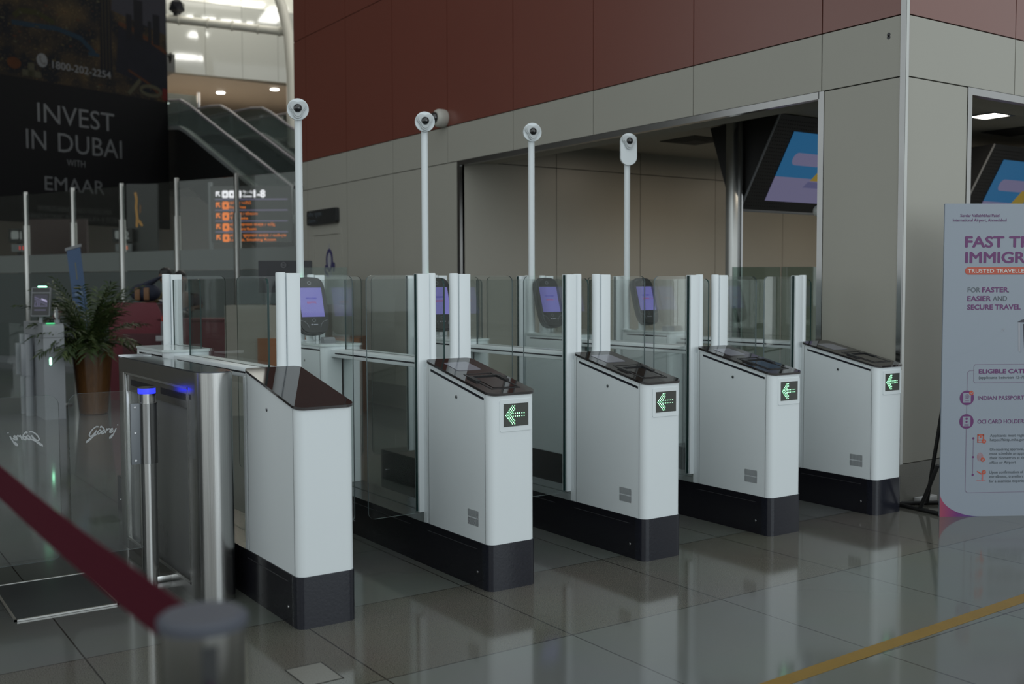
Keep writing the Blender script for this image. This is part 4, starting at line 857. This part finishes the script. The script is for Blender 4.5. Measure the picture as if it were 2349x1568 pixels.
# ================================================================== glass partition across the hall
FPTS = [(.62, 19.12), (1.24, 17.86), (1.889, 16.57), (2.414, 15.301), (2.906, 14.054), (3.405, 12.742), (3.951, 11.58), (4.447, 10.33)]
t = thing('glass_partition', 'tall glass partition with steel posts and a frosted lower half crossing the hall', 'glass partition')
for i, (x, y) in enumerate(FPTS):
    m = M(); m.box(x-.03, x+.03, y-.03, y+.03, 0, 3.05, 0, .004); pt = m.build('post', ALU, t)
    m = M(); m.box(x-.045, x+.045, y-.045, y+.045, 0, 2.46, 0, .004); m.build('post_sleeve', ALU, pt)
for (ax, ay), (bx, by) in zip(FPTS, FPTS[1:]):
    d = Vector((bx-ax, by-ay, 0)); l = d.length; Fp_ = frame((ax, ay, 0), d, (0, 0, 1)); f_ = lambda u, v, w: Fp_ @ Vector((u, v, w))
    m = M(); m.prism([(.05, .1), (l-.05, .1), (l-.05, 3.0), (.05, 3.0)], f_, -.006, .006, 0, 1); gp = m.build('glass_panel', [PANEP, EDGE], t, smooth=False)
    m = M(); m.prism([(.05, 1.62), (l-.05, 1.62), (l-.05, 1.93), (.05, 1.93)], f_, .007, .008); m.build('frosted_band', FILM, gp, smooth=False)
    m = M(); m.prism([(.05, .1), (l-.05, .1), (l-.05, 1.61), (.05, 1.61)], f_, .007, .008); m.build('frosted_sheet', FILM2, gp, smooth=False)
    m = M(); m.prism([(.04, 0), (l-.04, 0), (l-.04, .12), (.04, .12)], f_, -.03, .03); m.build('base_rail', GREYP, t)

# ================================================================== signs and advertising beyond the partition
OR_ = emat('sign_orange', (1, .22, .005), .85); WO_ = emat('sign_white', (.95, .92, 1), 1.1); LN_ = emat('sign_line', (.12, .10, .19), .9)
so = Vector((4.95, 15.45, 2.20)); sd_ = Vector((1.09, -.76, 0)).normalized(); Fs_ = frame(so, sd_, (0, 0, 1))
t = thing('direction_sign', 'lit black direction sign with orange rows under a white row reading 1-8', 'sign', tuple(so))
F0 = frame((0, 0, 0), sd_, (0, 0, 1)); f0 = lambda u, v, w: F0 @ Vector((u, v, w))
m = M(); m.prism(rrect(-.10, 1.40, -.02, 1.02, .02, 3), f0, -.12, 0); m.build('sign_box', mat('sign_black', (.012, .012, .012), .3, noise=.1), t)
for u in (-.16, 1.44):
    m = M(); m.prism([(u, -2.2), (u+.06, -2.2), (u+.06, 1.1), (u, 1.1)], f0, -.14, -.06); m.build('post', GREYP, t)
F1 = F0 @ Matrix.Translation((0, 0, .004))
def icon(m, x, y, s_, mi):
    m.prism(rrect(x, x+s_*.86, y, y+s_, s_*.2, 4), lambda u, v, w: F1 @ Vector((u, v, w)), 0, .001, mi); rect2(m, F1, x+s_*.30, x+s_*.56, y+s_*.32, y+s_*.64, 3, .002)
def arrow_(m, x, y, s_, mi):
    stroke2(m, F1, [(x+.02, y+.02), (x+.02, y+s_*.82), (x+s_*.62, y+s_*.82)], s_*.2, mi, .001); stroke2(m, F1, [(x+.04, y+s_*.74), (x+s_*.66, y+.03)], s_*.2, mi, .0015)
m = M(); kk = 1/2050*1.30*1.04
W_ = 0; 
arrow_(m, -.01, .81, .12, 0); icon(m, .115, .80, .135, 0); icon(m, .24, .80, .135, 0); icon(m, .36, .80, .135, 0)
put_text(m, F1, 'गेट / ગેટ', .50, .885, .045, .19, .01, 0); put_text(m, F1, 'Gates', .50, .815, .045, .17, .02, 0); put_text(m, F1, '1-8', .71, .815, .135, .20, .05, 0)
m.build('gate_row', [WO_, OR_, LN_, BLACKM], t, smooth=False)
m = M()
for i in range(4): rect2(m, F1, -.02, 1.33, .765-.20*i, .785-.20*i, 2)
m.build('divider_lines', [WO_, OR_, LN_, BLACKM], t, smooth=False)
for i, (l1, w1, l2, w2) in enumerate((('खरीद / ખરીદી', .40, 'Duty Free', .30), ('शौचालय / શૌચાલય', .52, 'Toilets', .34), ('शिशु देखभाल कक्ष / શિશુ', .84, 'Baby Care Room', .49), ('लाउंज, धूम्रपान कक्ष / લાઉન્જ', 1.05, 'Lounge, Smoking Room', .85))):
    y = .59-.20*i; m = M(); arrow_(m, -.01, y+.02, .12, 1); icon(m, .115, y, .145, 1)
    put_text(m, F1, l1, .25, y+.098, .045, w1, .006, 1); put_text(m, F1, l2, .25, y+.018, .048, w2, .015, 1); m.build('orange_row', [WO_, OR_, LN_, BLACKM], t, smooth=False)
def counter_sign(x, y, z, w_, label, num, dig):
    t = thing('counter_sign', label, 'sign', (x, y, z), 0, 'check-in counter signs beyond the partition'); Fk = frame((0, 0, 0), (.825, -.565, 0), (0, 0, 1)); fk = lambda u, v, w: Fk @ Vector((u, v, w))
    m = M(); m.prism([(-.05, .18), (w_, .18), (w_, .46), (-.05, .46)], fk, -.08, 0); m.prism([(.1, -z), (.16, -z), (.16, .2), (.1, .2)], fk, -.07, -.03); m.build('sign_box', BLACKM, t)
    m = M(); m.prism(rrect(0, .15, .25, .41, .03, 3), fk, .0, .004, 0); put_text(m, Fk @ Matrix.Translation((0, 0, .004)), num, .185, .25, .155, None, .03, 0); m.build('sign_number', mat('sign_pale', (.02, .02, .02), .4, emit=(.10, .11, .11), es=1.), t, smooth=False)
    m = M(); m.prism([(0, 0), (w_-.02, 0), (w_-.02, .15), (0, .15)], fk, -.05, 0); lb = m.build('led_box', GREYP, t)
    m = M(); put_text(m, Fk @ Matrix.Translation((0, 0, .003)), dig, .16, .04, .075, .08, .02, 0); m.build('led_digits', emat('led_red', (.8, .03, .02) if num == '1' else (.8, .16, .04), .8), lb, smooth=False)
counter_sign(2.05, 19.15, 2.07, .34, 'black counter sign with a white icon above red digits, at the left edge', '1', '11')
counter_sign(3.76, 18.0, 2.07, .34, 'black counter sign with a white icon above an orange display, behind a partition post', '2', '11')
BB = Vector((2.355, 21.902, 2.5)); bdir = Vector((.92897, .37015, 0)); BW, BH = 4.46, 7.2
t = thing('billboard', 'huge black hanging billboard reading INVEST IN DUBAI below a night city picture', 'billboard', tuple(BB)); FB = frame((0, 0, 0), bdir, (0, 0, 1)); fbb = lambda u, v, w: FB @ Vector((u, v, w))
m = M(); m.prism([(-.6, .34), (BW, .34), (BW, BH), (-.6, BH)], fbb, -.12, 0); m.build('board', mat('billboard_black', (.0030, .0030, .0036), .6, spec=.08, noise=.1), t)
def city_mat():
    m = bpy.data.materials.new('city_picture'); m.use_nodes = True; nt = m.node_tree; b = nt.nodes['Principled BSDF']; b.inputs['Roughness'].default_value = .6; b.inputs['Specular IOR Level'].default_value = .08
    tc = nt.nodes.new('ShaderNodeTexCoord'); vo = nt.nodes.new('ShaderNodeTexVoronoi'); vo.inputs['Scale'].default_value = 17; nt.links.new(tc.outputs['Object'], vo.inputs['Vector'])
    nz = nt.nodes.new('ShaderNodeTexNoise'); nz.inputs['Scale'].default_value = 1.6; nz.inputs['Detail'].default_value = 6; nt.links.new(tc.outputs['Object'], nz.inputs['Vector'])
    cr = nt.nodes.new('ShaderNodeValToRGB'); es = cr.color_ramp.elements; es[0].position = .40; es[0].color = (.003, .0035, .005, 1); es[1].position = .72; es[1].color = (.03, .02, .009, 1); nt.links.new(nz.outputs['Fac'], cr.inputs[0])
    c2 = nt.nodes.new('ShaderNodeValToRGB'); e2 = c2.color_ramp.elements; e2[0].position = .05; e2[0].color = (.085, .055, .02, 1); e2[1].position = .28; e2[1].color = (0, 0, 0, 1); nt.links.new(vo.outputs['Distance'], c2.inputs[0])
    mx = nt.nodes.new('ShaderNodeMix'); mx.data_type = 'RGBA'; mx.blend_type = 'ADD'; mx.inputs[0].default_value = .6; nt.links.new(cr.outputs[0], mx.inputs[6]); nt.links.new(c2.outputs[0], mx.inputs[7]); nt.links.new(mx.outputs[2], b.inputs['Base Color']); return m
m = M(); m.prism([(-.6, 3.56), (BW, 3.56), (BW, BH), (-.6, BH)], fbb, .001, .003, 0)
FBp = FB @ Matrix.Translation((0, 0, .004))
m._f([m.b.verts.new(FBp @ Vector((u, v, 0))) for u, v in ((2.86, 5.55), (BW, 5.25), (BW, BH), (2.95, BH))], 1)
m._f([m.b.verts.new(FBp @ Vector((u, v, 0))) for u, v in ((2.95, 4.1), (BW, 3.75), (BW, 4.85), (3.05, 5.2))], 2)
stroke2(m, FBp, [(3.05, 5.28), (3.5, 5.2), (4.0, 5.0), (BW-.04, 4.82)], .10, 3, .001); stroke2(m, FBp, [(3.3, 4.2), (3.9, 3.95), (BW-.1, 3.62)], .06, 3, .001)
for u, h_, w_ in ((3.62, 5.95, .26), (4.15, 5.70, .20), (3.35, 5.55, .16), (3.95, 5.5, .10)): rect2(m, FBp, u-w_/2, u+w_/2, 4.95, h_, 4, .0015)
m._f([m.b.verts.new(FBp @ Vector((u, v, .002))) for u, v in ((2.52, 3.95), (2.86, 3.95), (2.82, 6.3), (2.72, BH), (2.62, BH), (2.55, 6.3))], 4)
for u in (2.6, 2.69, 2.78): stroke2(m, FBp, [(u, 4.1), (u, 6.2)], .012, 5, .003)
stroke2(m, FBp, [(.35, 4.9), (.55, 5.05), (.9, 5.08), (1.3, 4.95)], .12, 6, .001); stroke2(m, FBp, [(.30, 4.75), (.8, 4.78), (1.4, 4.82), (2.0, 4.72), (2.35, 4.45)], .11, 7, .001); rect2(m, FBp, 2.2, 2.5, 4.36, 4.44, 7, .002)
rect2(m, FBp, .52, .98, 3.62, 3.76, 8, .002); rect2(m, FBp, .66, .82, 3.62, 3.92, 8, .002); disc2(m, FBp, .33, 3.86, .17, .13, 9, 16, .001)
ring2(m, FBp, 3.95, 3.78, .34, .16, .09, 8, 30, .002); stroke2(m, FBp, [(3.3, 3.62), (3.62, 3.98)], .10, 8, .001); rect2(m, FBp, BW-.16, BW, 3.6, 3.9, 10, .002)
for i in range(90):
    u, v = rnd.uniform(.0, 2.5), rnd.uniform(3.62, 6.4); rect2(m, FBp, u, u+rnd.uniform(.02, .10), v, v+rnd.uniform(.015, .05), rnd.choice((3, 5, 5, 8)), .0018)
m.build('city_picture', [city_mat(), mat('pic_sky', (0.0160, 0.0160, 0.0209), .6, spec=.08, noise=.1), mat('pic_land', (0.0042, 0.0046, 0.0072), .6, spec=.08, noise=.3, nscale=5), mat('pic_road', (0.0285, 0.0106, 0.0046), .6, spec=.08, noise=.4, nscale=8), mat('pic_tower', (0.0038, 0.0038, 0.0053), .6, spec=.08, noise=.3), mat('pic_light', (0.0285, 0.0220, 0.0095), .6, spec=.08, noise=.4), mat('pic_park', (0.0133, 0.0133, 0.0038), .6, spec=.08, noise=.3), mat('pic_pool', (0.0046, 0.0129, 0.0220), .6, spec=.08, noise=.3), mat('pic_roof', (0.0285, 0.0266, 0.0171), .6, spec=.08, noise=.3), mat('pic_amber', (0.0323, 0.0106, 0.0030), .6, spec=.08, noise=.4, nscale=8), mat('pic_red', (0.0418, 0.0046, 0.0038), .6, spec=.08, noise=.2)], t, smooth=False)
BT = mat('billboard_letter', (.036, .038, .042), .5, noise=.05)
m = M(); FBt = FB @ Matrix.Translation((0, 0, .002))
m.b.free()
for hl in (('INVEST', .86, 2.634, .455, 2.01, .0), ('IN', .57, 2.005, .46, .49, .0), ('DUBAI', 1.36, 2.005, .46, 1.71, .0), ('WITH', 1.57, 1.70, .16, .48, -.012), ('EMAAR', 1.0, 1.095, .335, 1.56, .004)): m = M(); put_text(m, FBt, *hl, 0); m.build('headline', BT, t, smooth=False)
m = M(); put_text(m, FBt, 'WORLD-RENOWNED DEVELOPER', .80, .62, .12, 1.96, -.005, 0); put_text(m, FBt, 'BEHIND ICONIC BURJ KHALIFA & DUBAI MALL', .43, .436, .12, 2.95, -.005, 0); m.build('small_lines', mat('billboard_small', (.018, .019, .02), .5, noise=.05), t, smooth=False)
FBu = FB @ Matrix.Translation((0, 0, .008)); m = M(); put_text(m, FBu, '1800-202-2254', 1.262, 3.90, .175, 1.54, .012, 0); disc2(m, FBu, 1.008, 4.03, .135, .155, 0, 30, .0); stroke2(m, FBu, [(.955, 4.10), (.965, 4.02), (1.01, 3.965), (1.07, 3.95)], .035, 1, .002); stroke2(m, FBu, [(.945, 4.11), (.965, 4.10)], .05, 1, .002); stroke2(m, FBu, [(1.06, 3.955), (1.075, 3.97)], .05, 1, .002); m.build('phone_number', [BT, BLACKM], t, smooth=False)
t['label'] = 'huge black hanging billboard reading INVEST IN DUBAI below a night city picture'
# dark panels beyond the partition
for (x, y, w_, h_, z_, lab, mt) in ((2.56, 20.4, 1.25, .80, 2.0, 'dark maroon wall panel beyond the partition, under the billboard lettering', mat('maroon_panel', (.030, .010, .009), .5, noise=.1)),):
    m = M(); Fq = frame((x, y, 0), (.83, -.56, 0), (0, 0, 1)); m.prism([(0, 0), (w_, 0), (w_, z_+h_), (0, z_+h_)], lambda u, v, w: Fq @ Vector((u, v, w)), -.1, 0); single(m.build('wall_panel', mt), lab, 'panel')
t = thing('amber_streak_panel', 'dark upright panel with an amber streak, beyond the partition left of the escalator', 'display', (4.10, 17.95, 0)); Fq = frame((0, 0, 0), (.80, -.60, 0), (0, 0, 1)); fq2 = lambda u, v, w: Fq @ Vector((u, v, w))  # dark panel carrying a dim glowing amber streak of unknown origin
m = M(); m.prism([(-.12, 0), (.5, 0), (.5, 3.42), (-.12, 3.42)], fq2, -.08, 0); m.build('casing', BLACKP, t)
m = M(); Fr = Fq @ Matrix.Translation((0, 0, .003)); stroke2(m, Fr, [(.06, 3.25), (.085, 3.10), (.07, 2.95), (.09, 2.75), (.08, 2.58)], .05, 0); stroke2(m, Fr, [(.16, 3.0), (.15, 2.85)], .03, 1, .001); stroke2(m, Fr, [(.12, 2.70), (.18, 2.60)], .05, 0, .001)
m.build('picture', [emat('amber', (.8, .40, .05), .20), emat('amber_dim', (.8, .35, .05), .08)], t, smooth=False)

# ================================================================== escalators and upper floor
DKS = mat('escalator_side', (.012, .012, .012), .35, noise=.1); ESTEP = mat('escalator_step', (.055, .062, .062), .45, .5, noise=.2); HAND = mat('handrail_rubber', (.16, .15, .17), .25, noise=.1); DECK = mat('escalator_deck', (.34, .36, .36), .32, .5, noise=.1)
PANEE = pane_mat('escalator_glass', (.80, .85, .84), .6, .20, (.26, .30, .29))
def escalator(x, label, yt=22.9, zt=5.0):
    t = thing('escalator', label, 'escalator', (x, yt, 0), .236, 'escalators up to the upper floor'); w_ = 1.25; sl = .545; yb = -(zt-.0)/sl
    line = lambda off: [(3.2, zt+off), (.9, zt+off), (.35, zt+off-.05), (0, zt+off-.2), (yb, off-.2+.0), (yb-1.0, off-.3)]
    m = M(); top_ = line(.42); bot = [(y, z-1.35) for y, z in top_][::-1]
    for a, c in ((0, .05), (w_-.05, w_)): m.prism(top_[:5] + bot[1:], lambda u, v, w: (w, u, v), a, c)
    m.build('side_cladding', DKS, t)
    m = M()
    for a, c in ((-.04, .12), (w_-.12, w_+.04)): m.prism(line(.50)[:5] + [(y, z-.09) for y, z in line(.50)[:5]][::-1], lambda u, v, w: (w, u, v), a, c)
    m.build('deck', DECK, t)
    m = M(); n = 22
    for i in range(n):
        y = .3 - i*.40; z = zt - .05 - max(0, (i-1)*.40*sl); z = zt if i < 1 else z
        if z < .05: break
        m.box(.12, w_-.12, y-.40, y, z-.20, z)
    m.box(.12, w_-.12, .3, 3.2, zt-.1, zt); m.build('steps', ESTEP, t)
    for xx in (.04, w_-.04):
        m = M(); lo = line(.50)[:5]; hi = [(y, z+.62) for y, z in lo]; m.prism(lo + hi[::-1], lambda u, v, w: (w, u, v), xx-.006, xx+.006, 0, 1); bl = m.build('balustrade_glass', [PANEE, EDGEL], t, smooth=False)
        pts = [(xx, y, z+.66) for y, z in line(.50)[:5]]
        sm = []
        for i in range(len(pts)-1):
            for q in range(6): sm.append(tuple(Vector(pts[i]).lerp(Vector(pts[i+1]), q/6)))
        m = M(); m.tube(sm + [pts[-1]], .045, 8, sy=.7); m.build('handrail', HAND, t)
    return t
escalator(6.78, 'dark-sided escalator coming down from the upper floor, just right of the billboard')
escalator(8.95, 'second escalator behind the dark-sided one, a red no-entry sign at its top')
t = thing('no_entry_sign', 'round red no-entry sign with a white bar at the top of the second escalator', 'sign', (9.30, 25.75, 5.55)); AXS = Matrix(((1,0,0),(0,0,-1),(0,1,0)))
m = M(); m.lathe([(.19, 0), (.19, .03)], n=28, axis=AXS); m.build('disc', mat('sign_red', (.16, .02, .018), .5, noise=.1), t); m = M(); m.box(-.14, .14, -.034, -.031, -.033, .033); m.build('bar', INK['white'], t); m = M(); m.cyl((0, .03, -.5), (0, .03, 0), .03, 10); m.build('stem', ALU, t)
t = thing('glass_railing', 'tall glass railing with steel posts on the edge of the upper floor', 'railing', (5.6, 27.1, 5.05))
for i in range(9):
    m = M(); m.tube([(i*.95, 0, 0), (i*.95, 0, 2.0 if i in (1, 2, 3) else 1.5)], .035, 10); m.build('post', STEELP, t)
for i in range(8):
    m = M(); m.box(i*.95+.05, i*.95+.90, -.006, .006, .08, 1.9 if i in (1, 2) else 1.15, 0); m.build('glass_panel', PANEE, t, smooth=False)
for i, (x, y) in enumerate(((11.4, 28.6), (10.15, 30.1), (13.6, 31.2), (9.2, 33.0))):
    t = thing('downlight', ['bright round downlight in the brown soffit, nearest the white wall edge', 'bright round downlight in the soffit, second one left of the wall edge light', 'bright round downlight in the soffit beside the red wall edge', 'bright round downlight low on the left, above the first escalator'][i], 'ceiling light', (x, y, 7.69), 0, 'downlights in the soffit')
    m = M(); m.lathe([(.13, -.03), (.13, 0)], n=18); m.build('diffuser', emat('downlight_glow', (1, .97, .9), 12) if 'downlight_glow' not in bpy.data.materials else bpy.data.materials['downlight_glow'], t); m = M(); m.lathe([(.16, -.012), (.16, 0)], n=18); m.build('rim', GREYP, t)
TUBE = mat('roof_tube', (.55, .53, .46), .4, noise=.05)
m = M(); TP = [Vector((6.71, 24.69, 0)), Vector((9.62, 22.73, 0))]
m.tube([(6.5, 25.65, 8.69), (9.62, 23.3, 8.20)], .11, 14)
for f in (.25, .45, .62, .8, .95): m.tube([Vector((6.5, 25.65, 8.69)).lerp(Vector((9.62, 23.3, 8.20)), f), Vector((6.5, 25.65, 8.69)).lerp(Vector((9.62, 23.3, 8.20)), f+.012)], .14, 12)
single(m.build('roof_tube', TUBE), 'pale horizontal roof tube crossing before the white upper wall', 'roof tube')
m = M(); m.tube([(9.10, 23.6, 10.4), (9.33, 23.40, 9.49), (9.50, 23.24, 8.79), (9.61, 23.1, 8.09), (9.64, 23.0, 7.04), (9.64, 23.0, 5.06)], .14, 14); single(m.build('roof_tube', TUBE), 'curved pale roof tube rising beside the edge of the red wall', 'roof tube')
t = thing('faceted_lamp', 'dark faceted lamp standing on the roof tube beside the billboard', 'lamp', (7.25, 25.09, 8.67)); m = M(); r_ = bmesh.ops.create_icosphere(m.b, subdivisions=1, radius=.24)
for v in m.b.verts: v.co.z += .24
m.build('faceted_body', mat('lamp_facets', (.03, .03, .035), .12, .6, noise=.5), t, smooth=False); m = M(); m.cyl((0, 0, .0), (0, 0, .16), .10, 12); m.build('socket', BLACKM, t)
t = thing('round_speaker', 'small round black speaker hanging at the right edge of the billboard', 'speaker', (6.68, 23.82, 7.25)); m = M(); m.lathe([(.13, 0), (.14, .05), (.10, .08)], n=20, axis=Matrix(((0,0,-.55),(1,0,-.83),(0,1,0)))); m.build('cone', BLACKM, t); m = M(); m.cyl((.02, .02, 0), (-.13, -.19, 0), .02, 8); m.build('bracket', BLACKM, t)
